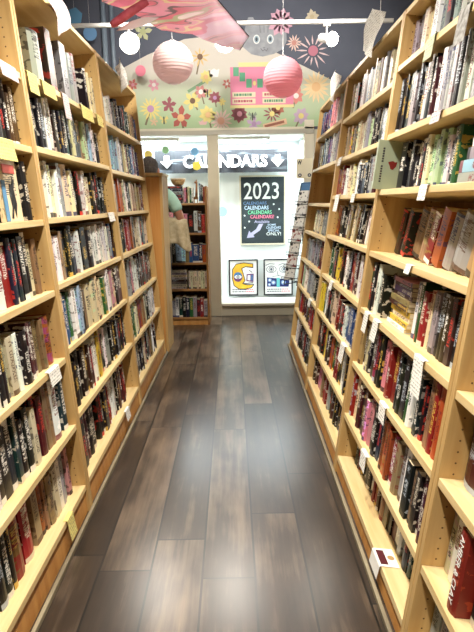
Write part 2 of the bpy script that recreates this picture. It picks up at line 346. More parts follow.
def area(M, T, H):
    q = [px(M @ Vector(p)) for p in ((0,T/2,0),(0,-T/2,0),(0,-T/2,H),(0,T/2,H))]
    if None in q: return 0
    q = [(min(max(x, 0), 474), min(max(y, 0), 632)) for x, y in q]
    return abs(sum(q[i][0]*q[(i+1) % 4][1] - q[(i+1) % 4][0]*q[i][1] for i in range(4)))/2
def words(ch, T, H):
    return ('thick ' if T > .055 else 'thin ' if T < .03 else '') + CN[ch]
def addbook(M, T, H, W, ch, label, group, hard=None, special=None):
    b = dict(M=M, T=T, H=H, W=W, ch=ch, label=label, group=group, hard=R.random() < .7 if hard is None else hard, col=shade(ch), ink=inkfor(ch), rnd=(R.random(), R.random(), R.random()), special=special)
    if special == 'green': b['col'] = b['ink'] = lin((160,170,144))
    if special == 'amber': b['ink'] = lin((176,70,40)); b['rnd'] = (.1, .5, .3); b['noart'] = 1
    b['area'] = area(M, T, H) + (9000 if special else 0); BOOKS.append(b); return b
def fill(side, bay, comp, s, a=0., b=1., slant=0, hr=(.76,.95), rec=(.018,.045), wd=(.13,.19), avg=.04, maxh=.27):
    """tokens of s run left to right in the photo; a..b = part of the shelf they fill, also left to right"""
    y0, y1 = (LB if side == 'L' else RB)[bay]; Z = (LZ if side == 'L' else RZ)[bay]; cl = math.cos(LEAN[side]); n = len(Z)
    zb = Z[comp]/cl; zt = (TOPS[side] if comp == 0 else Z[comp-1])/cl - .026; clear = min(zt - zb, maxh/.93)
    lo, hi = y0+.027, y1-.027; Ln = (hi-lo)*(b-a); wt = [(.9 if c == '.' else 2.0 if c.isupper() else 1.) for c in s]; tot = sum(wt)
    pos = 0; items = []; cum = 0; lean_room = math.sin(math.radians(abs(slant)))*clear*1.0
    LU = Ln - lean_room
    for c, q in zip(s, wt):
        cum += q/tot*LU
        if c == '.': pos = max(pos, cum); continue
        while pos < cum - .012:
            T = avg*R.uniform(.62, 1.3)*(1.75 if c.isupper() else 1)
            if pos + T > LU: break
            items.append((pos, T, c.lower())); pos += T/math.cos(math.radians(slant)) + .0012 + (.006 if slant else 0)
            if c.isupper() and R.random() < .6: pos = max(pos, cum) if cum-pos < .05 else pos
    M0 = ROW[side][0]; names = LN if side == 'L' else RN; N = len(items); base_rec = R.uniform(*rec)
    grp = 'books on the %s of the %s' % (shelfname(comp, n), names[bay])
    for i, (p, T, c) in enumerate(items):
        d = a*(hi-lo) + p + T/2
        yw = lo + d if side == 'L' else hi - d
        H = clear*R.uniform(*hr); W = min(R.uniform(*wd), DEP-.012-base_rec-.03)
        near = i+1 if side == 'L' else N-i; far = N+1-near
        usefar = (bay == 0) or far < near
        lab = '%s book, %s from the %s end of the %s, %s' % (words(c, T, H), ordinal(far if usefar else near), 'far' if usefar else 'near', shelfname(comp, n), names[bay])
        an = math.radians(slant)
        L = Matrix.Translation((base_rec + R.uniform(-.008, .012), sgn(side)*yw, zb + .0008 + T/2*math.sin(an)))
        if slant: L = L @ Matrix.Rotation(an, 4, 'X')          # tops lean toward the near end of the right row
        if len(lab.replace('-', ' ').split()) > 16: lab = lab.replace('thick ', '').replace('thin ', '')
        addbook(M0 @ L, T, H, W, c, lab, grp)
# left row
fill('L', 0, 0, 'kwapdaw', .3, .97, rec=(.05,.06)); fill('L', 0, 1, 'kcdkrwkpakkdkz'); fill('L', 0, 2, 'wkcrkdw.....', 0, .9); fill('L', 0, 2, 'kwk', .93, 1)
fill('L', 0, 3, 'czkgmkwcptwrnkct'); fill('L', 0, 4, 'tkbokwkwwkcwkmtO', hr=(.74,.86)); fill('L', 0, 5, 'mkkygEcrwkdekckmtWe'); fill('L', 0, 6, 'kmkkrkmkkkkRRtotcwapm')
fill('L', 1, 0, '....A.zt..AA....kc..', 0, 1, hr=(.7,.9), avg=.06, rec=(.02,.03)); fill('L', 1, 1, 'kdkkwrdnekcktlaswkd'); fill('L', 1, 2, 'CwcwaCnkwCkzkkzm')
fill('L', 1, 3, 'cwtknwkKWwwabz'); fill('L', 1, 4, 'cbgwsktCtccgkwcpkMk'); fill('L', 1, 5, 'yKKzmwcykwAktkdkmk'); fill('L', 1, 6, 'wkmkKkkmrwkmmrm', 0, .9)
fill('L', 2, 0, 'wwwandkebtdb', hr=(.5,.7)); fill('L', 2, 1, 'kkwsswdctkbnmv'); fill('L', 2, 2, 'caoocwkcttTmk'); fill('L', 2, 3, 'cckrpokcwkac')
fill('L', 2, 4, 'kdapwwkzZZ'); fill('L', 2, 5, 'cgccotckwwW', 0, .93); fill('L', 2, 6, 'kkdkcKtwkw', 0, .85)
# right row (left to right in the photo = far to near)
fill('R', 3, 0, 'bvvbppwaw', hr=(.72,.95)); fill('R', 3, 1, 'wyaknvwapw'); fill('R', 3, 3, 'ccaw', .18, 1, slant=14); fill('R', 3, 4, 'taaakmk', .05, 1); fill('R', 3, 5, 'olwAakcc'); fill('R', 3, 6, 'krmnkrzk'); fill('R', 3, 7, 'wmkmkz', .1, .9)
fill('R', 2, 0, 'ckawwabactwacwW', .02, 1, hr=(.74,.94)); fill('R', 2, 1, 'cyzcccalkdwww'); fill('R', 2, 2, 'orswcycwwknkkamrc'); fill('R', 2, 3, 'ozKwtkctkzwcw', .02, 1, slant=13)
fill('R', 2, 4, 'kgkykkwkrmwkt'); fill('R', 2, 5, 'ygwkkkcrzkwbBo'); fill('R', 2, 6, 'kzkyzogrkwkk'); fill('R', 2, 7, 'zptrazkwk')
fill('R', 1, 0, 'aacwadaawndaaaw', hr=(.8,.95)); fill('R', 1, 1, 'kkdkwakawdmawaakawAmMwag', hr=(.8,.95)); fill('R', 1, 2, 'KKdkwmkcltlllwkg', .07, .66, rec=(.05,.07), hr=(.78,.95))
fill('R', 1, 3, 'zakaTT.roAActw.W', .03, 1, slant=15, avg=.055, hr=(.74,.84), rec=(.09,.10)); fill('R', 1, 4, 'gkcwnkw', 0, .24); fill('R', 1, 4, 'wgrcakzzknmm', .51, 1, hr=(.76,.92), rec=(.05,.06))
fill('R', 1, 5, 'tkckkrkkpkrmkkkgwektrok'); fill('R', 1, 6, 'rckmkzpkknkoortawktkmk'); fill('R', 1, 7, 'kmkkkwrztkmwkekwk', rec=(.07,.085))
for c_, s_ in ((3, 'zkwkTr'), (4, 'zmkwkr'), (5, 'MMMMzkw'), (7, 'akrkwkt')): fill('R', 0, c_, s_, .0, 1, rec=(.05,.06), avg=.05)
fill('R', 0, 6, 'cwlk', 0, .125, rec=(.05,.06)); fill('R', 0, 6, 'kwkktmkw', .19, 1, rec=(.05,.06), avg=.045)

# ---- particular books
M0 = ROW['R'][0]; clR = math.cos(LEAN['R'])
def rowM(side, x, yw, z): return ROW[side][0] @ Matrix.Translation((x, sgn(side)*yw, z))
# boxed sets stacked flat at the near end of one shelf, spines outward
def flat(side, x, yc, z, T, H): return rowM(side, x, yc, z) @ Matrix.Translation((0, H/2, T/2)) @ Matrix.Rotation(pi/2, 4, 'X')
g = 'boxed sets stacked on the third shelf down of second right bookcase'
z = RZ[1][2]/clR + .001
for k, (T, H, ch, yc, lb) in enumerate([(.036,.27,'a',1.56,'grey boxed set at the bottom of stack, third shelf down, second right bookcase'), (.036,.26,'s',1.565,'pale blue-grey boxed set second from bottom of stack of boxes'),
        (.034,.22,'a',1.545,'short grey boxed set third from bottom of stack of boxes'), (.036,.20,'z',1.53,'brown boxed set third from top of stack of boxes'), (.034,.19,'z',1.52,'brown boxed set just under the topmost of the stack'), (.034,.17,'v',1.515,'dull purple boxed set on very top of stack of boxes')]):
    if z + T > RZ[1][1]/clR - .026: break
    addbook(flat('R', .05, yc, z, T, H), T, H, .17, ch, lb, g, hard=False, special='box'); z += T + .0008
# flat pile between uprights, fifth shelf down
z = RZ[1][4]/clR + .001
for k, ch in enumerate('wycymtmvmp'):
    T = [.016,.02,.018,.022,.018,.02,.016,.02,.014,.016][k]
    nm = ['bottom white book', 'yellow book second', 'cream book third', 'yellow book fourth', 'maroon book fifth', 'tan book sixth', 'maroon book seventh', 'purple book eighth', 'maroon book ninth', 'pink book tenth'][k]
    addbook(flat('R', .05+R.uniform(-.006, .01), 1.345+1.111*.628+R.uniform(-.006,.006), z, T, .235), T, .235+R.uniform(-.01, .005), .165, ch, (nm + ' from bottom' if k else nm) + ' of flat pile, fifth shelf down, second right bookcase', 'books piled flat among upright books', hard=False, special='pile'); z += T + .0008
# paperback turned face toward the viewer at the far end of the third shelf down
addbook(rowM('R', -.034, 2.456-.038, RZ[1][2]/clR+.001), .022, .205, .135, 'l', 'pale green paperback jutting out past the upright, red emblem on its cover', 'paperback jutting from shelf', hard=False, special='green')
addbook(rowM('R', .012, 1.345-.027-.157*1.056, RZ[0][6]/clR+.001), .05, .215, .15, 'r', 'red book with AMBER & CLAY lettering on spine, lower right corner', 'red lettered book', hard=True, special='amber')
addbook(rowM('L', .035, 2.133-.027-.175, LZ[0][2]/math.cos(LEAN['L'])+.001) @ Matrix.Translation((0,0,0)), .15, .21, .02, 'c', 'cream book turned cover out with black figure and red block, nearest left bookcase', 'cover-out book', hard=False, special='face')

# ---- the far bookcase's books (spines face -y)
FB = Matrix.Translation((0, 5.735, 0)) @ Matrix.Rotation(pi/2, 4, 'Z')     # local -x -> world -y ; local y -> world -x
FZ = [1.301, .993, .678, .395, .085]
def frow(comp, s, x0, x1, hr, hmax):
    pos = x0; items = []; avg = (x1-x0)/sum(1.7 if c.isupper() else 1 for c in s)
    for c in s:
        T = avg*(1.7 if c.isupper() else 1); items.append((pos, T-.0015, c.lower())); pos += T
    N = len(items)
    for i, (p, T, c) in enumerate(items):
        lab = '%s book, %s from the right on the %s of far brown bookcase' % (words(c, T, .2), ordinal(N-i), ['top board', 'second shelf', 'third shelf', 'fourth shelf', 'bottom shelf'][comp])
        addbook(FB @ Matrix.Translation((R.uniform(.015, .03), -(p+T/2), FZ[comp]+.001)), T, hmax*R.uniform(*hr), .16, c, lab, 'books in far brown bookcase beside the post')
frow(0, 'pkcgw', -.565, -.47, (.85, 1), .17) ; frow(0, 'beko', -.41, -.352, (.75, 1), .2)
frow(1, 'akwkPPkwPKwzr', -.98, -.352, (.8, 1), .235); frow(2, 'zktykoewkSstbBno', -1.02, -.352, (.78, 1), .235); frow(3, 'ccccccccc', -.545, -.352, (.97, 1), .19); frow(4, 'kaPPpyawekngamra', -1.02, -.352, (.8, 1), .225)
def fpile(comp, x0, x1, cols, T0, where):
    z = FZ[comp] + .001
    for k, ch in enumerate(cols):
        T = T0*R.uniform(.85, 1.15); H = (x1-x0)*R.uniform(.93, 1)
        Mx = FB @ Matrix.Translation((R.uniform(.02, .03), -(x0+x1)/2 + H/2, z + T/2)) @ Matrix.Rotation(pi/2, 4, 'X')
        addbook(Mx, T, H, .17, ch, '%s book lying flat, %s from bottom of the pile %s' % (CN[ch], ordinal(k+1), where), 'books lying flat in far brown bookcase'); z += T + .0008
    return z
fpile(3, -.78, -.56, 'wcazwcaw', .023, 'on fourth shelf of far brown bookcase'); fpile(3, -1.02, -.80, 'wacwtaw', .023, 'at left of fourth shelf, far brown bookcase')
bowl_z = fpile(0, -.86, -.575, 'kmdadk', .028, 'on top of far brown bookcase')

# ---- turn the list into objects
BOOKS.sort(key=lambda b: -b['area'])
rest = MB(); I4 = Matrix.Identity(4)
seen = set()
for i, b in enumerate(BOOKS):
    if i < 300:
        mb = MB(); geo(mb, I4, b['T'], b['H'], b['W'], b['col'], b['ink'], b['rnd'], b['hard'])
        o = mb.build('book', book_m); o.matrix_world = b['M']
        tag(o, b['label'], 'book', b['group']); b['obj'] = o
        p = MB(); T, H, W = b['T'], b['H'], b['W']; t = .0028 if b['hard'] else .0012; b0 = (.13 if b['hard'] else .02)*T + t + .0003
        ins = .004 if b['hard'] else .0004
        p.box(b0, W-ins, -T/2+t, T/2-t, .001 if not b['hard'] else .003, H-(ins if b['hard'] else .0008)); p.build('page_block', page_m, o)
    else: geo(rest, b['M'], b['T'], b['H'], b['W'], b['col'], b['ink'], b['rnd'], b['hard'], False)
tag(rest.build('shelved_books', book_m), 'smaller, more distant book spines filling the rest of the shelves', 'books', kind='stuff')
for b in BOOKS[:300]:
    o = b['obj']
    if b['special'] == 'amber':
        text('title_lettering', 'AMBER & CLAY', .03, white_m, o, Matrix(((0,0,-1,-.0006),(0,-1,0,0),(-1,0,0,.112),(0,0,0,1))), width=.18, height=.021, bold=0, ext=.0004)
    if b['special'] == 'green':
        p = MB(); ht = [(.062,.085),(.075,.082),(.09,.10),(.094,.125),(.082,.122),(.07,.128),(.05,.122),(.045,.118),(.056,.10)]
        p.prism([(x*.8+.015, z*.8+.02) for x, z in ht], 'y', -.0119, -.0111); p.build('cover_emblem', mat('emblem_red', (120,34,26), .5), o)
        p = MB()
        for k in range(14):
            if k != 7: p.box(.022, .030, -.0117, -.0111, .03+k*.0105, .03+k*.0105+.007)
        p.build('cover_lettering', ink_m, o)
    if b['special'] == 'face':
        p = MB(); p.prism([(-.01,.01),(-.03,.06),(-.02,.11),(-.035,.14),(-.02,.15),(-.005,.125),(.012,.13),(.02,.09),(.012,.05),(.03,.012),(.015,.01),(0,.05)], 'x', -.0012, -.0002); p.build('cover_figure', black_m, o)
        p = MB(); p.box(-.0012, -.0002, -.05, .05, .165, .195); p.build('title_block', mat('title_red', (196,90,80), .6), o)
        p = MB(); p.box(-.0012, -.0002, .045, .0745, .002, .14); p.build('cover_stripe', mat('cover_blue', (90,140,180), .6), o)

# ------------------------------------------------------------------ paper tags on the shelf edges and papers on the case tops
def scribble(name, col):
    m = mat(name, col, .8); N, L = nt(m); b = N['Principled BSDF']
    tc = N.new('ShaderNodeTexCoord'); s = N.new('ShaderNodeSeparateXYZ'); L.new(tc.outputs['Object'], s.inputs[0])
    rows = mth(N, L, 'GREATER_THAN', mth(N, L, 'FRACT', mth(N, L, 'MULTIPLY', s.outputs[2], 90)), .55)
    cb = N.new('ShaderNodeMapping'); cb.inputs['Scale'].default_value = (1, 160, 90); L.new(tc.outputs['Object'], cb.inputs[0])
    no = N.new('ShaderNodeTexNoise'); no.inputs['Scale'].default_value = 1; L.new(cb.outputs[0], no.inputs['Vector'])
    f = mth(N, L, 'MULTIPLY', rows, mth(N, L, 'GREATER_THAN', no.outputs['Fac'], .5))
    c = mixc(N, L, mth(N, L, 'MULTIPLY', f, .55), lin(col), lin((90,84,86))); L.new(c, b.inputs['Base Color']); return m
PM = {'w': scribble('white_note', (240,238,230)), 'y': scribble('yellow_note', (226,212,128)), 'g': scribble('green_note', (198,202,168)), 'p': scribble('pink_note', (216,198,198)), 'f': noisy('floral_grey_paper', (176,174,170), (120,116,112), (60,60,60), .8), 'c': paper_w}
def shelf_tag(side, yw, z, wid, drop, col, label, name='shelf_tag', tilt=0.0, up=0.014):
    cl = math.cos(LEAN[side]); z /= cl
    o_m = MB(); h = wid/2; t = .0008; N = 6
    prof = [(up, .0015), (.008, .002), (-.001, .0018), (-.0035, -.002), (-.0045, -drop*.4), (-.006 - .004*R.random(), -drop)]
    for k in range(len(prof)-1):
        (xa, za), (xb, zb) = prof[k], prof[k+1]; sa, sb = tilt*za*.8, tilt*zb*.8
        n = o_m.add([(xa,-h+sa,za),(xa,h+sa,za),(xb,h+sb,zb),(xb,-h+sb,zb),(xa-t,-h+sa,za+t),(xa-t,h+sa,za+t),(xb-t,h+sb,zb+t),(xb-t,-h+sb,zb+t)])
        for q in ((0,1,2,3),(7,6,5,4),(0,3,7,4),(1,5,6,2),(0,4,5,1),(3,2,6,7)): o_m.face([n+i for i in q])
    o = o_m.build(name, PM[col]); o.matrix_world = rowM(side, 0, yw, z)
    return tag(o, label, 'shelf label', 'paper tags on the shelf edges')
ZL = LZ[1]; 
shelf_tag('L', 2.215, LZ[1][0], .10, .075, 'y', 'yellow tag at near end of top shelf edge, middle left bookcase')
shelf_tag('L', 2.40, LZ[1][0], .16, .055, 'y', 'wide pale yellow tag with white oval, second along top shelf, middle left bookcase')
shelf_tag('L', 2.62, LZ[1][0], .09, .11, 'p', 'long pinkish tag hanging from top shelf edge, middle left bookcase')
shelf_tag('L', 2.98, LZ[1][0], .22, .065, 'y', 'wide yellow tag at middle of far half of top shelf, middle left bookcase')
shelf_tag('L', 3.24, LZ[1][0], .12, .06, 'y', 'yellow tag at far end of top shelf edge, middle left bookcase')
shelf_tag('L', 1.85, LZ[0][1], .14, .07, 'y', 'bright yellow tag on second shelf down of nearest left bookcase')
shelf_tag('L', 1.985, LZ[0][0], .14, .05, 'p', 'crumpled whitish paper on top shelf edge of nearest left bookcase')
shelf_tag('L', 3.21, LZ[1][2], .14, .05, 'w', 'white tag at far end of third shelf edge, middle left bookcase')
shelf_tag('L', 1.95, LZ[0][4], .11, .055, 'w', 'small white tag on fifth shelf edge, nearest left bookcase')
shelf_tag('L', 1.87, LZ[0][6], .07, .085, 'y', 'cream tag hanging off bottom shelf, nearest left bookcase')
shelf_tag('L', 2.96, LZ[1][6], .09, .06, 'w', 'pale tag near far end of bottom shelf, middle left bookcase', up=.009)
shelf_tag('R', 2.02, RZ[1][0], .085, .075, 'g', 'greenish tag on top shelf edge, second right bookcase')
shelf_tag('R', 1.735, RZ[1][0], .085, .10, 'f', 'grey patterned tag on top shelf edge, second right bookcase')
shelf_tag('R', 1.83, RZ[1][1], .085, .035, 'p', 'pale grey tag on second shelf edge, second right bookcase')
shelf_tag('R', 1.83, RZ[1][2], .075, .05, 'w', 'white tag on edge of shelf below the boxed sets')
shelf_tag('R', 1.845, RZ[1][3], .055, .03, 'w', 'small white tag under the slanting thick books')
shelf_tag('R', 1.60, RZ[1][4], .085, .115, 'w', 'large white printed note hanging beneath red and green books, right row', tilt=.3)
shelf_tag('R', 2.29, RZ[1][4], .07, .085, 'w', 'pale tag against the upright on fifth shelf, second right bookcase')
shelf_tag('R', 2.13, RZ[1][4], .08, .085, 'w', 'pale tag second from far end of fifth shelf, second right bookcase')
shelf_tag('R', 1.87, RZ[1][5], .08, .06, 'w', 'white tag on sixth shelf edge, second right bookcase', tilt=.4)
shelf_tag('R', 2.00, RZ[1][6], .08, .06, 'w', 'square white tag on seventh shelf edge, second right bookcase', tilt=.4)
shelf_tag('R', 3.49, RZ[2][1], .10, .05, 'w', 'white tag at far end of second shelf, third right bookcase')
shelf_tag('R', 3.40, RZ[2][2], .13, .10, 'w', 'long white tag at far end of third shelf, third right bookcase')
shelf_tag('R', 2.93, RZ[2][2], .09, .045, 'w', 'small white tag mid third shelf, third right bookcase')
shelf_tag('R', 2.65, RZ[2][5], .10, .09, 'w', 'cream tag near the near end of sixth shelf, third right bookcase')
shelf_tag('R', 3.20, RZ[2][4], .09, .05, 'w', 'white tag mid fifth shelf, third right bookcase')
shelf_tag('R', 3.95, RZ[3][5], .12, .05, 'w', 'small pale tag on sixth shelf, farthest right bookcase')
# card lying on the bottom shelf, drooping over its lip
cd = shelf_tag('R', 1.66, RZ[1][7], .10, .05, 'c', 'cream card with maroon block drooping over bottom shelf lip, second right bookcase', name='bookmark_card', up=.066)
m = MB(); m.box(.004, .030, -.038, .038, .0027, .0034); m.build('printed_block', mat('maroon_print', (84,20,26), .7), cd)
m = MB(); m.lathe([(.012, .0026), (.012, .0032)], .048, 0, seg=16); m.build('printed_seal', mat('tan_print', (176,140,90), .7), cd)
def top_paper(side, yw, wid, hgt, col, label, dz=-.06, rot=.25):
    m = MB(); K = 6; rows = []; Q = 4
    for i in range(K+1):
        q = i/K; row = []
        for back in (0, 1):
            for j in range(Q+1):
                u = (j/Q-.5)*wid; v = (q-.5)*hgt
                y = u*math.cos(rot) - v*math.sin(rot); z = u*math.sin(rot) + v*math.cos(rot)
                row.append((-.022 - .014*math.sin(q*5+j*1.3) - .03*max(0, .3-q) + .0008*back, y, z + dz + hgt/2))
        rows.append(m.add(row))
    for i in range(K):
        a, b = rows[i], rows[i+1]
        for j in range(Q): m.face([a+j, a+j+1, b+j+1, b+j]); m.face([a+Q+1+j, b+Q+1+j, b+Q+2+j, a+Q+2+j])
    o = m.build('paper_sign', PM[col]); o.matrix_world = rowM(side, 0, yw, TOPS[side]/math.cos(LEAN[side]))
    return tag(o, label, 'paper sign', 'paper sheets stuck along the bookcase tops')
top_paper('L', 2.66, .22, .15, 'p', 'crumpled white paper on top edge of middle left bookcase', dz=-.10, rot=-.5)
top_paper('L', 3.98, .26, .17, 'w', 'white paper stuck on top edge of farthest left bookcase', dz=-.09, rot=-.5)
top_paper('R', 2.97, .34, .20, 'w', 'white paper standing on top edge of third right bookcase', dz=-.04, rot=.35)
top_paper('R', 4.02, .30, .17, 'w', 'white paper stuck on top edge of farthest right bookcase', dz=-.07, rot=.35)

# ------------------------------------------------------------------ low bookcase seen from behind at the end of the left row
root = empty('low_bookcase', (-1.1, 4.83, 0)); tag(root, 'low honey-coloured bookcase turned with its plain back to the aisle, end of left row', 'bookcase')
m = MB(); m.box(-.44, .44, -.175, -.163, .03, 1.52); m.build('back_panel', wood_panel, root, bevel=.002)
for s in (-1, 1):
    m = MB(); a, b = sorted((s*.462, s*.440)); m.box(a, b, -.178, .19, 0, 1.53); m.build('side_panel', wood_side, root, bevel=.002)
m = MB(); m.box(-.475, .472, -.185, .2, 1.5305, 1.552); m.build('top_panel', wood_shelf, root, bevel=.002)
for z in (.08, .42, .78, 1.14):
    m = MB(); m.box(-.4395, .4395, -.1625, .185, z-.02, z); m.build('shelf', wood_shelf, root)

# ------------------------------------------------------------------ far brown bookcase in front of the window
root = empty('brown_bookcase', (-.82, 5.9, 0)); tag(root, 'brown wooden bookcase standing in front of the window left of the cream post', 'bookcase')
for s in (-1, 1):
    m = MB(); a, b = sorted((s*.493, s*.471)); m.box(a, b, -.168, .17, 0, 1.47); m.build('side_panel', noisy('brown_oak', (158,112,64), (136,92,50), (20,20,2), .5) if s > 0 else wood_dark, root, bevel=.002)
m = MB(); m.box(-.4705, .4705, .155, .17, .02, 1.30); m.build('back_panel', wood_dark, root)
for z in FZ:
    m = MB(); m.box(-.4705, .4705, -.165, .1545, z-.022, z); m.build('shelf', noisy('brown_shelf', (176,128,78), (150,106,62), (3,20,20), .5), root, bevel=.002)
m = MB(); m.box(-.4705, .4705, -.15, -.13, 0, FZ[-1]-.0225); m.build('kick_board', wood_panel, root)
straw = noisy('straw', (206,170,118), (150,112,70), (60,60,60), .8)
root = empty('straw_bowl', (-.56-.0, 5.86, FZ[0]+.21)); root.location = (-.63, 5.84, bowl_z); tag(root, 'tan straw bowl on top of the far brown bookcase', 'bowl')
m = MB(); m.lathe([(.03, 0), (.055, .02), (.072, .05), (.076, .075), (.07, .075), (.05, .03), (.01, .012)], seg=22); m.build('bowl_body', straw, root, smooth=True)
m = MB(); m.lathe([(.0765, .068), (.08, .072), (.08, .078), (.076, .08), (.0705, .078)], seg=22); m.build('rim', mat('straw_rim', (236,224,200), .8), root, smooth=True)
root = empty('wooden_figurine', (-.448, 5.775, FZ[0]+.0)); root.location = (-.46, 5.715+.035, FZ[0]+.001); 
tag(root, 'small spotted brown animal figurine on top of the far brown bookcase', 'figurine')
fig = noisy('spotted_wood', (170,110,60), (96,60,34), (60,60,60), .5)
for o_ in [o for o in bpy.data.objects if o.name.startswith('wooden_figurine')]: o_.location = (-.44, 5.79, FZ[0]+.001)
m = MB(); m.tube([(0,0,.05),(.004,0,.12),(.006,-.004,.2)], [.016,.012,.009]); m.build('neck', fig, root, smooth=True)
m = MB(); m.ell((-.004,0,.05), (.026,.012,.016)); m.build('torso', fig, root, smooth=True)
m = MB(); m.ell((.0,-.006,.208), (.018,.009,.012)); m.tube([(.008,-.004,.215),(.012,-.003,.236)], .003); m.tube([(.003,-.008,.215),(.004,-.009,.236)], .003); m.build('head', fig, root, smooth=True)
for lx, ly in ((-.02,-.006),(-.02,.006),(.012,-.006),(.012,.006)):
    m = MB(); m.tube([(lx,ly,0),(lx,ly,.045)], .004); m.build('leg', fig, root)

# ------------------------------------------------------------------ person browsing behind the low bookcase
skin = noisy('skin', (176,122,96), (164,110,86), (20,20,20), .55); shirt = noisy('mint_cotton', (176,214,196), (164,204,186), (40,40,40), .85); khaki = noisy('khaki_cloth', (206,192,160), (184,168,134), (30,30,30), .9)
hair_m = noisy('grey_hair', (74,66,60), (50,44,40), (90,90,20), .8); jean = mat('dark_trousers', (50,52,62), .9)
def skinmesh(name, joints, edges, mt, parent=None, sub=2, rootv=0):
    me = bpy.data.meshes.new(name); me.from_pydata([j[:3] for j in joints], edges, [])
    o = bpy.data.objects.new(name, me); C.objects.link(o)
    sk = o.modifiers.new('skin', 'SKIN'); sk.use_smooth_shade = True
    if not me.skin_vertices: me.skin_vertices.new() if hasattr(me.skin_vertices, 'new') else None
    bpy.context.view_layer.update()
    if me.skin_vertices:
        for v, j in zip(me.skin_vertices[0].data, joints):
            rr = j[3]; v.radius = rr if isinstance(rr, tuple) else (rr, rr)
        me.skin_vertices[0].data[rootv].use_root = True
    ss = o.modifiers.new('sub', 'SUBSURF'); ss.levels = sub; ss.render_levels = sub
    bpy.context.view_layer.update()
    m2 = bpy.data.meshes.new_from_object(o.evaluated_get(bpy.context.evaluated_depsgraph_get()))
    bpy.data.objects.remove(o); bpy.data.meshes.remove(me)
    m2.materials.clear(); m2.materials.append(mt)
    for p in m2.polygons: p.use_smooth = True
    m2.name = name; o = bpy.data.objects.new(name, m2); C.objects.link(o)
    if parent: o.parent = parent
    return o
# local frame: person faces +y (away from the aisle camera), x to the viewer's right
J = [(0,0,.93,(.15,.11)), (0,0,1.10,(.135,.10)), (0,.01,1.28,(.155,.105)), (0,0,1.40,(.12,.085)), (0,.005,1.475,(.052,.052)), (0,.02,1.53,(.06,.068)), (0,.03,1.60,(.076,.094)), (0,.022,1.675,(.062,.076)),
     (.165,0,1.385,.062), (.235,-.01,1.27,.05), (.29,-.02,1.13,.043), (.20,.10,1.10,.036), (.10,.20,1.10,.027), (.06,.235,1.10,(.036,.016)),
     (-.165,0,1.385,.062), (-.215,0,1.25,.048), (-.24,.0,1.12,.042), (-.20,.12,1.07,.036), (-.13,.21,1.09,.027), (-.10,.25,1.10,(.036,.016)),
     (.09,0,.84,.088), (.10,.01,.48,.056), (.10,0,.28,.05), (.10,-.02,.085,.036), (.11,.12,.04,.034),
     (-.09,0,.84,.088), (-.10,.01,.48,.056), (-.10,0,.28,.05), (-.10,-.02,.085,.036), (-.11,.12,.04,.034)]
E_ = [(0,1),(1,2),(2,3),(3,4),(4,5),(5,6),(6,7),(3,8),(8,9),(9,10),(10,11),(11,12),(12,13),(3,14),(14,15),(15,16),(16,17),(17,18),(18,19),(0,20),(20,21),(21,22),(22,23),(23,24),(0,25),(25,26),(26,27),(27,28),(28,29)]
def fingers(base, side):
    k0 = len(J)
    for i, (dx, ln) in enumerate(((-.024,.062),(-.008,.072),(.008,.068),(.024,.054))):
        a = len(J); J.append((J[base][0]-side*.02+dx*.7, J[base][1]+.03+abs(dx)*.0, J[base][2]+dx*.3, .0095)); J.append((J[a][0]-side*ln*.3, J[a][1]+ln*.45, J[a][2]-.006, .0088)); J.append((J[a][0]-side*ln*.5, J[a][1]+ln*.72, J[a][2]-.03, .0075))
        E_.extend([(base, a), (a, a+1), (a+1, a+2)])
    a = len(J); J.append((J[base][0]-side*.03, J[base][1]-.005, J[base][2]+.022, .011)); J.append((J[a][0]-side*.03, J[a][1]+.02, J[a][2]+.01, .009)); E_.extend([(base, a), (a, a+1)])
fingers(13, 1); fingers(19, -1)
PP_ = (-.842, 5.30, -.0); 
person = skinmesh('person', J, E_, skin); person.location = PP_; person.rotation_euler = (0, 0, .12)
tag(person, 'person in a mint green T-shirt standing behind the low bookcase, facing away', 'person')
sj = [(0,0,.90,(.168,.128)), (0,0,1.10,(.152,.117)), (0,.01,1.28,(.172,.122)), (0,0,1.39,(.135,.10)), (0,.004,1.445,(.066,.066)), (.165,0,1.388,.078), (.225,-.008,1.29,.068), (.262,-.014,1.205,.066), (-.165,0,1.388,.078), (-.205,0,1.28,.066), (-.228,0,1.195,.062)]
skinmesh('t_shirt', sj, [(0,1),(1,2),(2,3),(3,4),(3,5),(5,6),(6,7),(3,8),(8,9),(9,10)], shirt, person)
skinmesh('trousers', [(0,0,.95,(.162,.122)), (.09,0,.84,.105), (.10,.01,.48,.076), (.10,0,.10,.066), (-.09,0,.84,.105), (-.10,.01,.48,.076), (-.10,0,.10,.066)], [(0,1),(1,2),(2,3),(0,4),(4,5),(5,6)], jean, person)
m = MB(); m.ell((0,.008,1.652), (.087,.10,.088), seg=20, rings=14); m.ell((0,-.035,1.60), (.078,.066,.085), seg=18); m.build('hair', hair_m, person, smooth=True)
for s in (-1, 1):
    m = MB(); m.ell((s*.084,.03,1.60), (.014,.024,.034)); m.build('ear', skin, person, smooth=True)
    m = MB(); m.ell((s*.031,.118,1.615), (.013,.008,.007)); m.build('eye', white_m, person, smooth=True)
    m = MB(); m.ell((s*.10,.06,.04), (.045,.13,.04)); m.build('shoe', black_m, person, smooth=True)
m = MB(); m.ell((0,.125,1.585), (.014,.022,.024)); m.build('nose', skin, person, smooth=True)
m = MB(); m.ell((0,.117,1.545), (.026,.008,.007)); m.build('mouth', mat('lips', (160,90,84), .5), person, smooth=True)
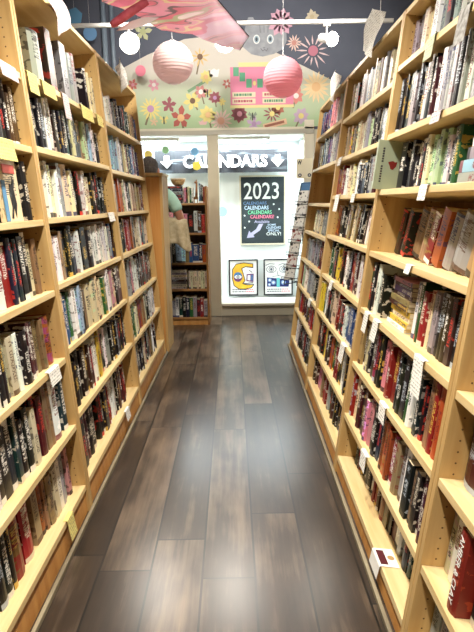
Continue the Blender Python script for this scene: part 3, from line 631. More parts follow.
# khaki jacket over the forearm
m = MB(); cols = []
NU, NV = 12, 14
for side_ in (0, 1):
    for i in range(NU+1):
        u = i/NU
        for j in range(NV+1):
            v = j/NV; a = (v-.5)*2            # -1..1 over the arm
            x = -.12 + .17*u + .05*abs(a)*(u-.3); ax = abs(a)
            z = 1.165 - .31*max(0, ax-.12) * (1 - .12*math.sin(u*5)) - .02*u
            y = .06 - .10*u*.6 + (.045 + .03*ax)*(1 if a > 0 else -1)*min(1, ax/.25) + .014*math.sin(u*11 + a*3)*ax
            cols.append((x, y + (0 if side_ == 0 else .006*(1 if a > 0 else -1)), z + (0 if side_ == 0 else .006)))
n = m.add(cols); S_ = (NU+1)*(NV+1)
for i in range(NU):
    for j in range(NV):
        a = n + i*(NV+1) + j; m.face([a, a+1, a+NV+2, a+NV+1]); b = a + S_; m.face([b, b+NV+1, b+NV+2, b+1])
for i in range(NU):
    for e in (0, NV): a = n+i*(NV+1)+e; m.face([a, a+NV+1, a+NV+1+S_, a+S_])
for j in range(NV):
    for e in (0, NU): a = n+e*(NV+1)+j; m.face([a, a+1, a+1+S_, a+S_])
jk = m.build('jacket', khaki, smooth=True); jk.location = (PP_[0]+.285, PP_[1], 0); tag(jk, "crumpled khaki jacket draped over the standing person's bent forearm", 'jacket')

# ------------------------------------------------------------------ window display: banner, chalkboard, posters, tubes
def streaks(name, c1, c2):
    m = mat(name, c1, .5); N, L = nt(m); b = N['Principled BSDF']
    tc = N.new('ShaderNodeTexCoord'); mp = N.new('ShaderNodeMapping'); mp.inputs['Rotation'].default_value = (0, .9, 0); mp.inputs['Scale'].default_value = (2.2, 1, 16)
    no = N.new('ShaderNodeTexNoise'); no.inputs['Scale'].default_value = 1.1; no.inputs['Detail'].default_value = 3; no.inputs['Distortion'].default_value = .4
    rp = N.new('ShaderNodeValToRGB'); e = rp.color_ramp.elements; e[0].position = .58; e[0].color = (*lin(c1), 1); e[1].position = .78; e[1].color = (*lin(c2), 1)
    L.new(tc.outputs['Object'], mp.inputs[0]); L.new(mp.outputs[0], no.inputs['Vector']); L.new(no.outputs['Fac'], rp.inputs[0]); L.new(rp.outputs[0], b.inputs['Base Color']); return m
BY = 6.68
root = empty('banner', (-.2, BY, 1.65)); tag(root, 'long black and white streaked banner reading CALENDARS between two arrows in window', 'banner')
m = MB(); n = 40; ring = []
for i in range(n+1):
    x = -.79 + 1.585*i/n; y = .012*math.sin(i*.8)
    ring.append(m.add([(x,y,0), (x,y,.265), (x,y+.002,.265), (x,y+.002,0)]))
for a, b in zip(ring, ring[1:]):
    for q in range(4): m.face([a+q, b+q, b+(q+1) % 4, a+(q+1) % 4])
m.face([ring[0]+q for q in range(4)]); m.face([ring[-1]+q for q in range(4)][::-1]); m.build('cloth', streaks('banner_print', (26,29,35), (120,130,138)), root, smooth=False)
for x in (-.78, .0, .785):
    m = MB(); m.tube([(x,.001,.262),(x,.001,.38)], .0015, seg=5); m.build('cord', white_m, root)
sign_white = mat('sign_white', (250,250,250), .6)
text('lettering', 'CALENDARS', .2, sign_white, root, Matrix.Translation((.05, -.018, .132)) @ FACE_CAM, width=1.0, height=.145, bold=.005, ext=.003)
for ax in (-.645, .675):
    m = MB(); m.prism([(ax-.03,.20),(ax+.03,.20),(ax+.03,.14),(ax+.075,.14),(ax,.06),(ax-.075,.14),(ax-.03,.14)][::-1], 'y', -.022, -.016); m.build('arrow', sign_white, root)
CY = 6.885
root = empty('chalkboard', (.3, CY, .79)); tag(root, 'tall framed chalkboard reading 2023 CALENDARS in coloured chalk on white back wall', 'chalkboard')
BW, BH = .535, .815
def bu(cx): return -BW/2 + (cx-35)/375*BW
def bv(cy): return (605-cy)/575*BH
m = MB(); m.box(-BW/2, BW/2, -.012, .012, 0, BH); m.build('slate_panel', noisy('slate_board', (50,62,66), (40,50,54), (6,6,6), .8), root)
m = MB(); f = .018
for q in ((-BW/2-f, -BW/2, -f, BH+f), (BW/2, BW/2+f, -f, BH+f), (-BW/2, BW/2, -f, 0), (-BW/2, BW/2, BH, BH+f)): m.box(q[0], q[1], -.02, .012, q[2], q[3])
m.build('frame', mat('pale_wood_frame', (214,206,182), .6), root)
ck = {k: mat('chalk_'+k, c, .9) for k, c in dict(white=(226,236,234), blue=(96,130,170), sky=(190,214,236), green=(120,208,160), pink=(226,120,150), lilac=(170,170,200)).items()}
for body, x0, x1, y0, y1, k in (('2023', 60, 365, 78, 220, 'white'), ('CALENDARS', 55, 258, 240, 266, 'blue'), ('CALENDARS', 64, 275, 276, 309, 'sky'), ('CALENDARS', 94, 302, 316, 349, 'green'), ('CALENDARS!', 115, 322, 356, 386, 'pink'), ('Available', 150, 282, 402, 426, 'lilac'),
        ('SOME', 266, 340, 434, 450, 'sky'), ('CALENDARS', 254, 382, 456, 478, 'sky'), ('SPECIAL', 270, 372, 484, 503, 'sky'), ('ONLY!', 256, 384, 508, 536, 'white')):
    text('chalk_lettering', body, .1, ck[k], root, Matrix.Translation(((bu(x0)+bu(x1))/2, -.0135, (bv(y0)+bv(y1))/2)) @ FACE_CAM, width=bu(x1)-bu(x0), height=bv(y0)-bv(y1), bold=.0008 if body == '2023' else .0008, ext=.001)
m = MB(); a = [(228,432),(200,490),(140,530),(150,550),(82,556),(104,492),(118,512),(165,480),(190,435)]
m.prism([(bu(x), bv(y)) for x, y in a], 'y', -.0145, -.0125); m.build('chalk_arrow', ck['lilac'], root)
for cx, cy in ((320,265),(368,308),(355,378),(65,360),(105,412),(65,465)):
    st = [(bu(cx)+(.014 if k % 2 == 0 else .008)*math.cos(k*pi/5+.3), bv(cy)+(.014 if k % 2 == 0 else .008)*math.sin(k*pi/5+.3)) for k in range(10)]
    m = MB(); m.prism(st, 'y', -.0145, -.0125); m.build('chalk_star', ck['white'], root)
def poly_circle(cx, cz, rx, rz, n=28, a0=0, a1=2*pi): return [(cx+rx*math.cos(a0+(a1-a0)*k/n), cz+rz*math.sin(a0+(a1-a0)*k/n)) for k in range(n if a1-a0 > 6.2 else n+1)]
def stroke(m, pts, wd, y0, y1, mi=0):
    for (x0, z0), (x1, z1) in zip(pts, pts[1:]):
        d = Vector((x1-x0, z1-z0)); 
        if d.length < 1e-6: continue
        d.normalize(); nx, nz = -d.y*wd/2, d.x*wd/2; ex, ez = d.x*wd*.3, d.y*wd*.3
        m.prism([(x0+nx-ex,z0+nz-ez),(x0-nx-ex,z0-nz-ez),(x1-nx+ex,z1-nz+ez),(x1+nx+ex,z1+nz+ez)], 'y', y0, y1, mi)
def poster(name, x, label):
    root = empty(name, (x, 6.70, .152), (-.09, 0, 0)); tag(root, label, 'poster', 'framed posters leaning in the window display')
    W, H = .365, .455
    m = MB(); m.box(-W/2+.012, W/2-.012, -.002, .006, .012, H-.012); m.build('sheet', mat('poster_white', (240,244,244), .5), root)
    m = MB(); t = .017
    for q in ((-W/2, -W/2+t, 0, H), (W/2-t, W/2, 0, H), (-W/2+t, W/2-t, 0, t), (-W/2+t, W/2-t, H-t, H)): m.box(q[0], q[1], -.01, .01, q[2], q[3])
    m.build('frame', mat('black_frame', (22,24,30), .4), root, bevel=.002)
    m = MB()
    for r_ in range(2):
        xx = -.14
        while xx < .12:
            l = R.uniform(.012, .035); m.box(xx, xx+l, -.0035, -.0021, .045+r_*.026, .055+r_*.026, 0 if xx < .02 else 1); xx += l+.006
    m.build('caption_bars', [mat('caption_dark', (70,70,90), .7), mat('caption_pink', (216,110,130), .7)], root)
    return root
p1 = poster('framed_poster', .05, 'framed poster with yellow abstract face and one big eye, left one in window')
yl = noisy('poster_yellow', (238,200,60), (226,170,50), (14,14,14), .6); pb = mat('poster_blue', (70,120,170), .6); pv = mat('poster_plum', (110,60,110), .6); pk = mat('poster_line', (30,28,40), .6); pw = mat('poster_pale', (236,240,244), .6); pn = mat('poster_navy', (30,44,110), .6); pa = mat('poster_aqua', (110,200,205), .6)
m = MB()
outer = [(.12,.395),(.0,.41),(-.09,.395),(-.135,.33),(-.14,.22),(-.12,.13),(-.06,.085),(.03,.083),(.10,.10),(.13,.14),(.05,.135),(-.01,.15),(.02,.19),(.0,.27),(-.02,.34),(.03,.365),(.12,.35)]
m.prism(outer, 'y', -.0035, -.0021, 0); stroke(m, outer+outer[:1], .009, -.0042, -.0022, 3)
m.prism(poly_circle(-.068,.235,.055,.06,20,0,pi), 'y', -.0048, -.0022, 1); m.prism(poly_circle(-.068,.235,.055,.06,20,pi,2*pi), 'y', -.0048, -.0022, 2)
m.prism(poly_circle(-.068,.235,.045,.024,20), 'y', -.0054, -.0023, 4); m.prism(poly_circle(-.068,.235,.019,.021,16), 'y', -.006, -.0024, 3); m.prism(poly_circle(-.068,.235,.009,.010,12), 'y', -.0066, -.0024, 4)
m.prism([(.035,.18),(.125,.17),(.13,.275),(.04,.27)], 'y', -.0045, -.0022, 2); m.prism([(.05,.195),(.085,.19),(.088,.255),(.053,.255)], 'y', -.0052, -.0023, 4); m.prism([(.095,.19),(.115,.187),(.118,.26),(.098,.258)], 'y', -.0052, -.0023, 1)
stroke(m, [(.07,.32),(.11,.29)], .008, -.0042, -.0022, 3); stroke(m, [(.0,.15),(.06,.155),(.12,.165)], .008, -.0042, -.0022, 3)
m.build('abstract_face', [yl, pb, pv, pk, pw], p1)
p2 = poster('framed_poster', .485, 'framed poster with two line-drawn eyes above a blue block, right one in window')
m = MB()
for ex in (-.085, .075):
    stroke(m, poly_circle(ex,.325,.06,.042,24)+poly_circle(ex,.325,.06,.042,24)[:1], .006, -.0035, -.0021, 0); stroke(m, poly_circle(ex,.325,.03,.03,16)+poly_circle(ex,.325,.03,.03,16)[:1], .007, -.0036, -.0021, 0)
    m.prism(poly_circle(ex,.325,.015,.017,14), 'y', -.004, -.0021, 0); stroke(m, [(ex-.07,.375),(ex-.02,.395),(ex+.04,.39)], .007, -.0036, -.0021, 0)
stroke(m, [(-.005,.30),(-.008,.265),(.0,.25),(.012,.25)], .006, -.0036, -.0021, 0); stroke(m, [(-.07,.235),(0,.245),(.07,.235)], .005, -.0036, -.0021, 0)
m.prism([(-.14,.11),(.13,.105),(.14,.165),(.125,.215),(.03,.205),(-.14,.225)], 'y', -.0036, -.0021, 1); m.prism([(-.02,.10),(.02,.10),(.02,.218),(-.02,.218)], 'y', -.0044, -.0022, 2)
for cx, cz, r_ in ((-.105,.19,.024), (-.06,.16,.028), (-.11,.135,.02), (.065,.16,.03)): m.prism(poly_circle(cx,cz,r_,r_,14), 'y', -.0044, -.0022, 3); m.prism(poly_circle(cx,cz,r_*.5,r_*.5,12), 'y', -.005, -.0023, 4)
m.build('eyes_drawing', [mat('poster_slate', (90,100,120), .6), pn, pa, mat('poster_sky', (130,160,205), .6), pw], p2)
tube_m = mat('lit_tube', (255,255,255), .5, emit=(225,245,255), es=9)
for x, wd, lb in ((.06, .62, 'fluorescent ceiling tube in the display above the chalkboard'), (-.98, .62, 'fluorescent ceiling tube in the display behind brown bookcase')):
    root = empty('tube_light', (x, 6.5, 2.03)); tag(root, lb, 'ceiling light', 'fluorescent tubes in the window display')
    m = MB(); m.box(-wd/2, wd/2, -.06, .06, -.03, -.001); m.build('housing', white_m, root, bevel=.004)
    m = MB(); m.tube([(-wd/2+.02,-.02,-.045),(wd/2-.02,-.02,-.045)], .016); m.build('tube', tube_m, root)
    for s in (-1, 1):
        m = MB(); m.box(s*(wd/2-.02)-.008, s*(wd/2-.02)+.008, -.035, -.005, -.062, -.0305); m.build('socket', white_m, root)
# hanging paper dots
def dot(x, y, z, r_, col, label, top):
    root = empty('paper_dot', (x, y, z)); tag(root, label, 'paper dot', 'paper dots hanging on threads')
    m = MB(); m.prism(poly_circle(0, 0, r_, r_, 20), 'y', -.001, .001); m.build('disc', mat('dot_paper', col, .8), root)
    m = MB(); m.tube([(0,0,r_-.002),(0,0,top-z)], .0008, seg=5); m.build('thread', white_m, root)
dot(-1.028, 6.45, 1.852, .045, (228,206,110), 'yellow paper dot hanging above the person\'s head', 2.03); dot(-.829, 6.45, 1.90, .04, (150,200,150), 'green paper dot hanging left of the banner lettering', 2.03)
dot(-.494, 6.45, 1.878, .045, (110,160,206), 'blue paper dot hanging left of the cream post in front of banner', 2.03); dot(-.476, 6.45, 1.721, .05, (224,206,90), 'yellow paper dot hanging in front of the banner letters', 2.03)
dot(-.20, 6.8, 1.19, .06, (140,196,226), 'pale blue paper dot beside the cream post at chalkboard height', 2.03)
dot(-1.50, 6.02, 3.02, .07, (104,146,190), 'round blue paper dot hanging above farthest left bookcase', 3.5); 
dot(-1.00, 6.02, 2.655, .055, (222,130,150), 'pink paper dot in front of the mural, left of pale lantern', 3.5)
root = empty('paper_dot', (-1.63, 5.95, 3.16)); tag(root, 'blue six-sided paper piece hanging at upper left near the ceiling', 'paper dot', 'paper dots hanging on threads')
m = MB(); m.prism(poly_circle(0,0,.085,.085,6,.3,.3+2*pi), 'y', -.001, .001); m.build('disc', mat('dot_paper', (90,140,176), .8), root)
m = MB(); m.tube([(0,0,.07),(0,0,.34)], .0008, seg=5); m.build('thread', white_m, root)

# ------------------------------------------------------------------ sign on the jamb and wire card rack
root = empty('paper_notice', (.735, WY-.016, 1.55)); tag(root, 'cream notice with a W taped to the window jamb above the card rack', 'notice')
m = MB(); m.box(-.09, .09, -.003, .001, 0, .215); m.build('sheet', mat('notice_cream', (244,236,208), .8), root)
text('lettering', 'W', .06, black_m, root, Matrix.Translation((-.055, -.004, .172)) @ FACE_CAM, width=.05, height=.045, bold=.002, ext=.0008)
m = MB()
for cx in (-.05, .055):
    m.prism(poly_circle(cx,.035,.02,.02,16), 'y', -.0042, -.003)
    m.prism(poly_circle(cx,.035,.008,.008,10), 'y', -.005, -.0043, 1)
m.build('round_marks', [mat('mark_grey', (70,74,84), .7), paper_w], root)
RYAW = -.8
wire = mat('black_wire', (40,40,44), .4, metal=.6)
RK = empty('card_rack', (.70, 5.5, 0), (0, 0, RYAW)); tag(RK, 'tiered wire card rack standing by the window beyond the right bookcases', 'card rack')
m = MB()
for x in (-.17, 0.0, .17): m.tube([(x,-.175,.47),(x,.09,1.48)], .006, seg=6)
for x in (-.17, .17): m.tube([(x,-.175,.47),(x,.15,.47)], .006, seg=6); m.tube([(x,.15,.002),(x,.15,.47),(x,.09,1.48)], .007, seg=6)
m.tube([(-.17,.15,.03),(.17,.15,.03)], .006, seg=6)
m.tube([(-.17,.09,1.48),(.17,.09,1.48)], .006, seg=6); m.build('frame', wire, RK)
m = MB(); m.box(-.17, .17, .085, .097, 1.40, 1.49); m.build('header_card', mat('header_blue', (88,130,176), .6), RK)
cardart = [noisy('card_print_a', (236,234,228), (40,40,44), (30,30,30), .6, lo=.56, hi=.62), noisy('card_print_b', (232,230,226), (70,66,70), (26,26,26), .6, lo=.55, hi=.62), noisy('card_print_c', (236,230,226), (150,50,48), (28,28,28), .6, lo=.52, hi=.6)]
for t_ in range(7):
    z = 1.27 - t_*.125; yb = -.30 + .39*(z-.02)/1.46 - .012
    m = MB()
    m.tube([(-.168,yb-.035,z),(.168,yb-.035,z)], .003, seg=5); m.tube([(-.168,yb-.035,z+.03),(.168,yb-.035,z+.03)], .003, seg=5)
    for x in (-.168, 0, .168): m.tube([(x,yb+.008,z),(x,yb-.035,z),(x,yb-.035,z+.03)], .003, seg=5)
    m.build('pocket', wire, RK)
    for q, x in enumerate((-.085, .085)):
        c = MB(); c.box(-.062, .062, -.014, 0, 0, .135)
        o = c.build('greeting_card', cardart[2 if t_ in (3, 5) and q == 0 else (t_+q) % 2])
        Mx = Matrix.Translation(RK.location) @ Matrix.Rotation(RYAW, 4, 'Z') @ Matrix.Translation((x, yb-.012, z+.0035)) @ Matrix.Rotation(-.25, 4, 'X'); o.matrix_world = Mx
        tag(o, '%s printed cards, %s tier from top, %s column of wire rack' % ('red and white' if t_ in (3, 5) and q == 0 else 'black and white', ordinal(t_+1), 'left' if q == 0 else 'right'), 'card', 'cards in the wire rack')

# ------------------------------------------------------------------ mural on the far wall
MU = empty('wall_mural', (0, WY-.001, 2.1)); tag(MU, 'painted garden mural with flowers, grey cat and pink shop sign above the window', 'mural')
def MZ(z): return z - 2.1
def mural_ground_hazed():
    m = mat('mural_ground_hazed', (200,205,190), .85); N, L = nt(m); b = N['Principled BSDF']
    tc = N.new('ShaderNodeTexCoord'); s = N.new('ShaderNodeSeparateXYZ'); L.new(tc.outputs['Object'], s.inputs[0])
    no = N.new('ShaderNodeTexNoise'); no.inputs['Scale'].default_value = 4; no.inputs['Detail'].default_value = 4; L.new(tc.outputs['Object'], no.inputs['Vector'])
    k = mth(N, L, 'ADD', s.outputs[2], mth(N, L, 'MULTIPLY_ADD', no.outputs['Fac'], .3, -.15))
    rp = N.new('ShaderNodeValToRGB'); e = rp.color_ramp.elements; e[0].position = .1; e[0].color = (*lin((176,200,160)), 1); e[1].position = .62; e[1].color = (*lin((206,200,192)), 1)  # green below; the pale upper part is haze painted into the gradient
    L.new(k, rp.inputs[0]); L.new(rp.outputs[0], b.inputs['Base Color']); return m
m = MB(); m.prism([(-1.9,MZ(2.101)),(1.5,MZ(2.101)),(1.5,MZ(2.34)),(.56,MZ(2.79)),(.0,MZ(3.05)),(-.55,MZ(3.0)),(-.95,MZ(2.85)),(-1.9,MZ(2.40))], 'y', -.004, 0); m.build('painted_gable', mural_ground_hazed(), MU)
FC = {}
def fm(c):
    if c not in FC: FC[c] = mat('mural_paint_hazed', tuple(x*.78+46 for x in c), .85)  # every paint lifted toward pale grey, glare haze mixed into the colour
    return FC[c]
def flower(x, z, r_, petal, centre, n=10, kind='ray', stem=None, cr=.3):
    m = MB(); z = MZ(z)
    if stem: stroke(m, [(x, z), (x+stem[0], z+stem[1])], r_*.16, -.0055, -.0041, 2)
    for k in range(n):
        a = 2*pi*k/n + .2; l = r_*R.uniform(.85, 1.1); wd = r_*(.10 if kind == 'ray' else .05 if kind == 'loose' else .26)
        d = (math.cos(a), math.sin(a)); e = (-d[1]*wd, d[0]*wd); b0 = r_*cr*.6 if kind != 'loose' else r_*.38
        m.prism([(x+d[0]*b0-e[0]*.5, z+d[1]*b0-e[1]*.5), (x+d[0]*l*.65-e[0], z+d[1]*l*.65-e[1]), (x+d[0]*l, z+d[1]*l), (x+d[0]*l*.65+e[0], z+d[1]*l*.65+e[1]), (x+d[0]*b0+e[0]*.5, z+d[1]*b0+e[1]*.5)], 'y', -.007, -.0041, 0)
    m.prism(poly_circle(x, z, r_*cr, r_*cr, 14), 'y', -.009, -.0042, 1)
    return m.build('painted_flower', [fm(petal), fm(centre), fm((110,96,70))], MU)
YEL, RED, MAR, PNK, PUR, ORG, WHT, BRN = (232,214,120), (190,90,80), (140,64,74), (220,140,160), (180,130,180), (232,180,120), (238,232,226), (100,70,50)
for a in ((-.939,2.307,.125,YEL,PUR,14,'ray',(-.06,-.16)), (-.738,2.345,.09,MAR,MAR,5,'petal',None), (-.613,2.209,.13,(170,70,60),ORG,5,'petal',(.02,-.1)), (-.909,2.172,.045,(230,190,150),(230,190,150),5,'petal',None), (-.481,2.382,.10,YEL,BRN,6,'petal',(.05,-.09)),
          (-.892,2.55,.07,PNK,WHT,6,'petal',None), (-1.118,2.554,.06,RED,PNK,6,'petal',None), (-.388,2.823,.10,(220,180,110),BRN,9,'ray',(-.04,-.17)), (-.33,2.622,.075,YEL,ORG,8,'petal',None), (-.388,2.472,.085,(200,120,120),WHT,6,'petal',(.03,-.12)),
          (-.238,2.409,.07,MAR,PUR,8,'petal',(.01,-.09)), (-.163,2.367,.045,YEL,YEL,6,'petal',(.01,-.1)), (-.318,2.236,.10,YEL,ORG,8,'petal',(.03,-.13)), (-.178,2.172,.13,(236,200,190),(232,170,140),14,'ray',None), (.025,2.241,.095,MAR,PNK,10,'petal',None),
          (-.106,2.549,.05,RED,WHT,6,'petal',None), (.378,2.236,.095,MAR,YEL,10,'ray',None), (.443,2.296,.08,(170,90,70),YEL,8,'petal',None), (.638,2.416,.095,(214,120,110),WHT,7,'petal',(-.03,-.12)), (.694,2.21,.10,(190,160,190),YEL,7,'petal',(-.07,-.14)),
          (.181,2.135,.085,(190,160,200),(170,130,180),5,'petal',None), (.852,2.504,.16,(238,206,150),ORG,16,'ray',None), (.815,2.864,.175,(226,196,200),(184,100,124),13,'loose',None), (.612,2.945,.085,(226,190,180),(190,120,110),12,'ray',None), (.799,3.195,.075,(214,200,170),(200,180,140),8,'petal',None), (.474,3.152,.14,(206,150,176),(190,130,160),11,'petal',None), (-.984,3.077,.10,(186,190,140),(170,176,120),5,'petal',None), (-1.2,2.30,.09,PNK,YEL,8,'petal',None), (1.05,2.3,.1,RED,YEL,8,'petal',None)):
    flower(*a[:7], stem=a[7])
for x, z, c in ((-.799,2.191,YEL), (-.318,2.461,(200,180,100)), (.166,2.218,(120,140,120))):
    m = MB(); z = MZ(z)
    for s in (-1, 1):
        m.prism([(x, z), (x+s*.035, z+.045), (x+s*.05, z+.01), (x+s*.01, z-.005)][::s], 'y', -.007, -.0041, 0); m.prism([(x, z), (x+s*.03, z-.012), (x+s*.022, z-.045)][::-s], 'y', -.007, -.0041, 0)
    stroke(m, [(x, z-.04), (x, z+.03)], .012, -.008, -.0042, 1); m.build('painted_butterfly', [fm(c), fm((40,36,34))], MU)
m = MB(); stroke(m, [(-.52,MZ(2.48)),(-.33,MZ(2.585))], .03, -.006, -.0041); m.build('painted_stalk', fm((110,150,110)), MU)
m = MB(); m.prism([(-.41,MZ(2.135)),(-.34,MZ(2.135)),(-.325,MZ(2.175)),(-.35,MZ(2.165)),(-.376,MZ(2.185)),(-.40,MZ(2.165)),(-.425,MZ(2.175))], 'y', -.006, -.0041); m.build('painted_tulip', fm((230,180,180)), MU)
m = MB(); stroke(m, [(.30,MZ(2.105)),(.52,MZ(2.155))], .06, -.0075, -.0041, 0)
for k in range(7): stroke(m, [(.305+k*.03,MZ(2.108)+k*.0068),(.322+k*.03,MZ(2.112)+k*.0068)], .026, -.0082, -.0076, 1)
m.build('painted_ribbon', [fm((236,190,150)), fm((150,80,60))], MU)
# pink sign
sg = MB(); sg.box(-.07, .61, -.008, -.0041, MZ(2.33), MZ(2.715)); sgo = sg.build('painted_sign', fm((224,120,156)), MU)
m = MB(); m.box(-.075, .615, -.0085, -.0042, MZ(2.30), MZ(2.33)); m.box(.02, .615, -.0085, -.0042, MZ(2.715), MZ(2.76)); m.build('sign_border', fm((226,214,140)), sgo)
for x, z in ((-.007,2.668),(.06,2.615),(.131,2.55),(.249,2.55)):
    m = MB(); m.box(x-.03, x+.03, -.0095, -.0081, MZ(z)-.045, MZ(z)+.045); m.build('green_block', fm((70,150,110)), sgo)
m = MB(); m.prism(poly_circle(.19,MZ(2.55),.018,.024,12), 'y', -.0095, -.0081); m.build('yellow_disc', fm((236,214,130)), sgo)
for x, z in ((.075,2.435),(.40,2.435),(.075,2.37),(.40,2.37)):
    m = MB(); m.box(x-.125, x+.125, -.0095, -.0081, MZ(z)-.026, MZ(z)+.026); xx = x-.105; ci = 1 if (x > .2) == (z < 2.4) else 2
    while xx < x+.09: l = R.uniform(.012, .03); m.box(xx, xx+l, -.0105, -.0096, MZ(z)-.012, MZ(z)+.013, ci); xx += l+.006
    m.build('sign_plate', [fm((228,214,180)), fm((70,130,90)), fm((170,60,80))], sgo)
# grey cat
m = MB(); o_ = [(.06,2.92),(.085,3.05),(.105,3.14),(.13,3.20),(.18,3.20),(.21,3.145),(.30,3.135),(.40,3.135),(.44,3.17),(.48,3.19),(.52,3.14),(.53,3.05),(.535,2.97),(.50,2.89),(.40,2.84),(.28,2.815),(.16,2.84)]
m.prism([(x, MZ(z)) for x, z in o_][::-1], 'y', -.006, -.0041); ct = m.build('painted_cat', noisy('cat_grey', (160,164,172), (140,144,152), (12,12,12), .85), MU)
m = MB()
for ex in (.215, .36):
    m.prism(poly_circle(ex,MZ(2.985),.036,.046,18), 'y', -.0072, -.0061, 0); m.prism(poly_circle(ex,MZ(2.985),.024,.033,16), 'y', -.0082, -.0073, 1); m.prism(poly_circle(ex,MZ(2.985),.012,.02,12), 'y', -.009, -.0083, 2)
m.build('eyes', [fm((222,228,230)), fm((120,150,170)), fm((40,44,52))], ct)
m = MB(); stroke(m, [(.26,MZ(2.895)),(.28,MZ(2.87)),(.30,MZ(2.885)),(.32,MZ(2.87)),(.335,MZ(2.895))], .008, -.0075, -.0061); m.prism([(.28,MZ(2.905)),(.295,MZ(2.893)),(.31,MZ(2.905))], 'y', -.0078, -.0062)
for s in (0, 1, 2): stroke(m, [(.255+.04*s,MZ(3.05)),(.25+.044*s,MZ(3.12))], .007, -.0075, -.0061)
m.build('face_lines', fm((90,92,102)), ct)
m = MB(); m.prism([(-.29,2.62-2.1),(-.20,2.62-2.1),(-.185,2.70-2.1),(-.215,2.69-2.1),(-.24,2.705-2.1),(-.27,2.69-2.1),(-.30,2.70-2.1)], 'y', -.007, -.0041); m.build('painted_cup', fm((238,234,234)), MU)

# ------------------------------------------------------------------ pipes on the wall at left
for x, r_ in ((-1.385,.028), (-1.30,.022)):
    m = MB(); m.tube([(x,6.16,2.2),(x,6.16,3.5)], r_, seg=14); tag(m.build('wall_pipe', mat('blue_grey_paint', (128,142,158), .5), smooth=True), '%s blue-grey pipe running up far wall behind left bookcases' % ('left, thicker' if r_ > .025 else 'right, thinner'), 'pipe', 'pipes on the far wall')

# ------------------------------------------------------------------ paper lanterns
def lantern(x, y, z, r_, col, label):
    root = empty('paper_lantern', (x, y, z)); tag(root, label, 'paper lantern', 'round paper lanterns hanging over the aisle')
    pm = mat('lantern_paper', col, .8); N, L = nt(pm); b = N['Principled BSDF']; tr = N.new('ShaderNodeBsdfTranslucent'); tr.inputs[0].default_value = (*lin(col), 1); mx = N.new('ShaderNodeMixShader'); mx.inputs[0].default_value = .4
    L.new(b.outputs[0], mx.inputs[1]); L.new(tr.outputs[0], mx.inputs[2]); L.new(mx.outputs[0], N['Material Output'].inputs[0])
    m = MB(); prof = []; K = 18
    for i in range(K*4+1):
        t = -pi/2*.88 + pi*.88*i/(K*4); rr = r_*(1 + .010*math.cos(2*pi*i/4) - .005); prof.append((rr*math.cos(t), rr*math.sin(t)*.97))
    seg = 36; rings = [m.add([(q*math.cos(2*pi*k/seg), q*math.sin(2*pi*k/seg), zz) for k in range(seg)]) for q, zz in prof]
    for a, c in zip(rings, rings[1:]):
        for k in range(seg): m.face([a+k, a+(k+1) % seg, c+(k+1) % seg, c+k])
    m.build('shade', pm, root, smooth=True)
    for zz in (prof[0], prof[-1]):
        m = MB(); m.tube([(zz[0]*math.cos(2*pi*k/24), zz[0]*math.sin(2*pi*k/24), zz[1]) for k in range(25)], .0025, seg=6)
        m.build('wire_ring', steel_m, root)
    m = MB(); m.tube([(-prof[-1][0],0,prof[-1][1]),(0,0,prof[-1][1]+.02),(prof[-1][0],0,prof[-1][1])], .0015, seg=5); m.tube([(0,0,prof[-1][1]+.02),(0,0,3.499-z)], .001, seg=5); m.build('hanging_wire', steel_m, root)
lantern(-.46, 4.2, 2.295, .148, (218,198,198), 'pale pinkish-white paper lantern hanging at left below the paper kite')
lantern(.336, 4.2, 2.185, .143, (236,178,190), 'deeper pink paper lantern hanging at right in front of the grey cat mural')

# ------------------------------------------------------------------ track light rail and heads
RY = 4.95
root = empty('track_rail', (0, RY, 2.775)); tag(root, 'long white track lighting rail hanging across the aisle', 'track rail')
m = MB(); m.box(-2.15, 1.32, -.017, .017, -.014, .014); m.build('rail', steel_m, root, bevel=.002)
for x in (-1.6, -.3, 1.21):
    m = MB(); m.tube([(x,0,.012),(x,0,.724)], .003, seg=6); m.build('suspension_wire', steel_m, root)
lampface = mat('lit_lamp', (255,250,240), .5, emit=(255,246,230), es=25)
def head(x, y, z, aim, r_, ln, label, power, rail=True, drop=.13, color=(1,.94,.84), angle=100, size=.05):
    root = empty('track_light', (x, y, z)); tag(root, label, 'track light', 'track light heads')
    m = MB(); m.box(-.03, .03, -.02, .02, -.034, -.0145); m.tube([(0,0,-.034),(0,0,-drop)], .008); m.build('stem', steel_m, root)
    p0 = Vector((0,0,-drop)); d = (Vector(aim) - Vector((x, y, z)) - p0).normalized()
    m = MB(); m.tube([p0 - d*ln*.55, p0 - d*ln*.5, p0 + d*ln*.25, p0 + d*ln*.5], [r_*.55, r_*.62, r_*.66, r_], seg=20); m.build('can', steel_m, root, smooth=False)
    m = MB(); m.tube([p0 + d*ln*.5, p0 + d*(ln*.5+.012), p0 + d*(ln*.5+.022)], [r_*.93, r_*.9, r_*.5], seg=20); m.build('lamp_face', lampface, root, smooth=False)
    l = lamp('track_lamp', 'SPOT', p0 + d*(ln*.5+.05), power, color, p0 + d*3, size, angle); l.parent = root
head(.765, RY, 2.775, (1.15, 4.1, 2.35), .058, .17, 'white track light head at right pointing down toward the right bookcases', 45)
head(-.905, RY, 2.775, (-.55, 3.2, 1.9), .085, .16, 'glaring track light head at left above the farthest left bookcase', 45)
head(-.10, RY, 2.775, (.0, 3.6, 2.0), .085, .16, 'glaring track light head at centre behind the tip of the paper kite', 45)
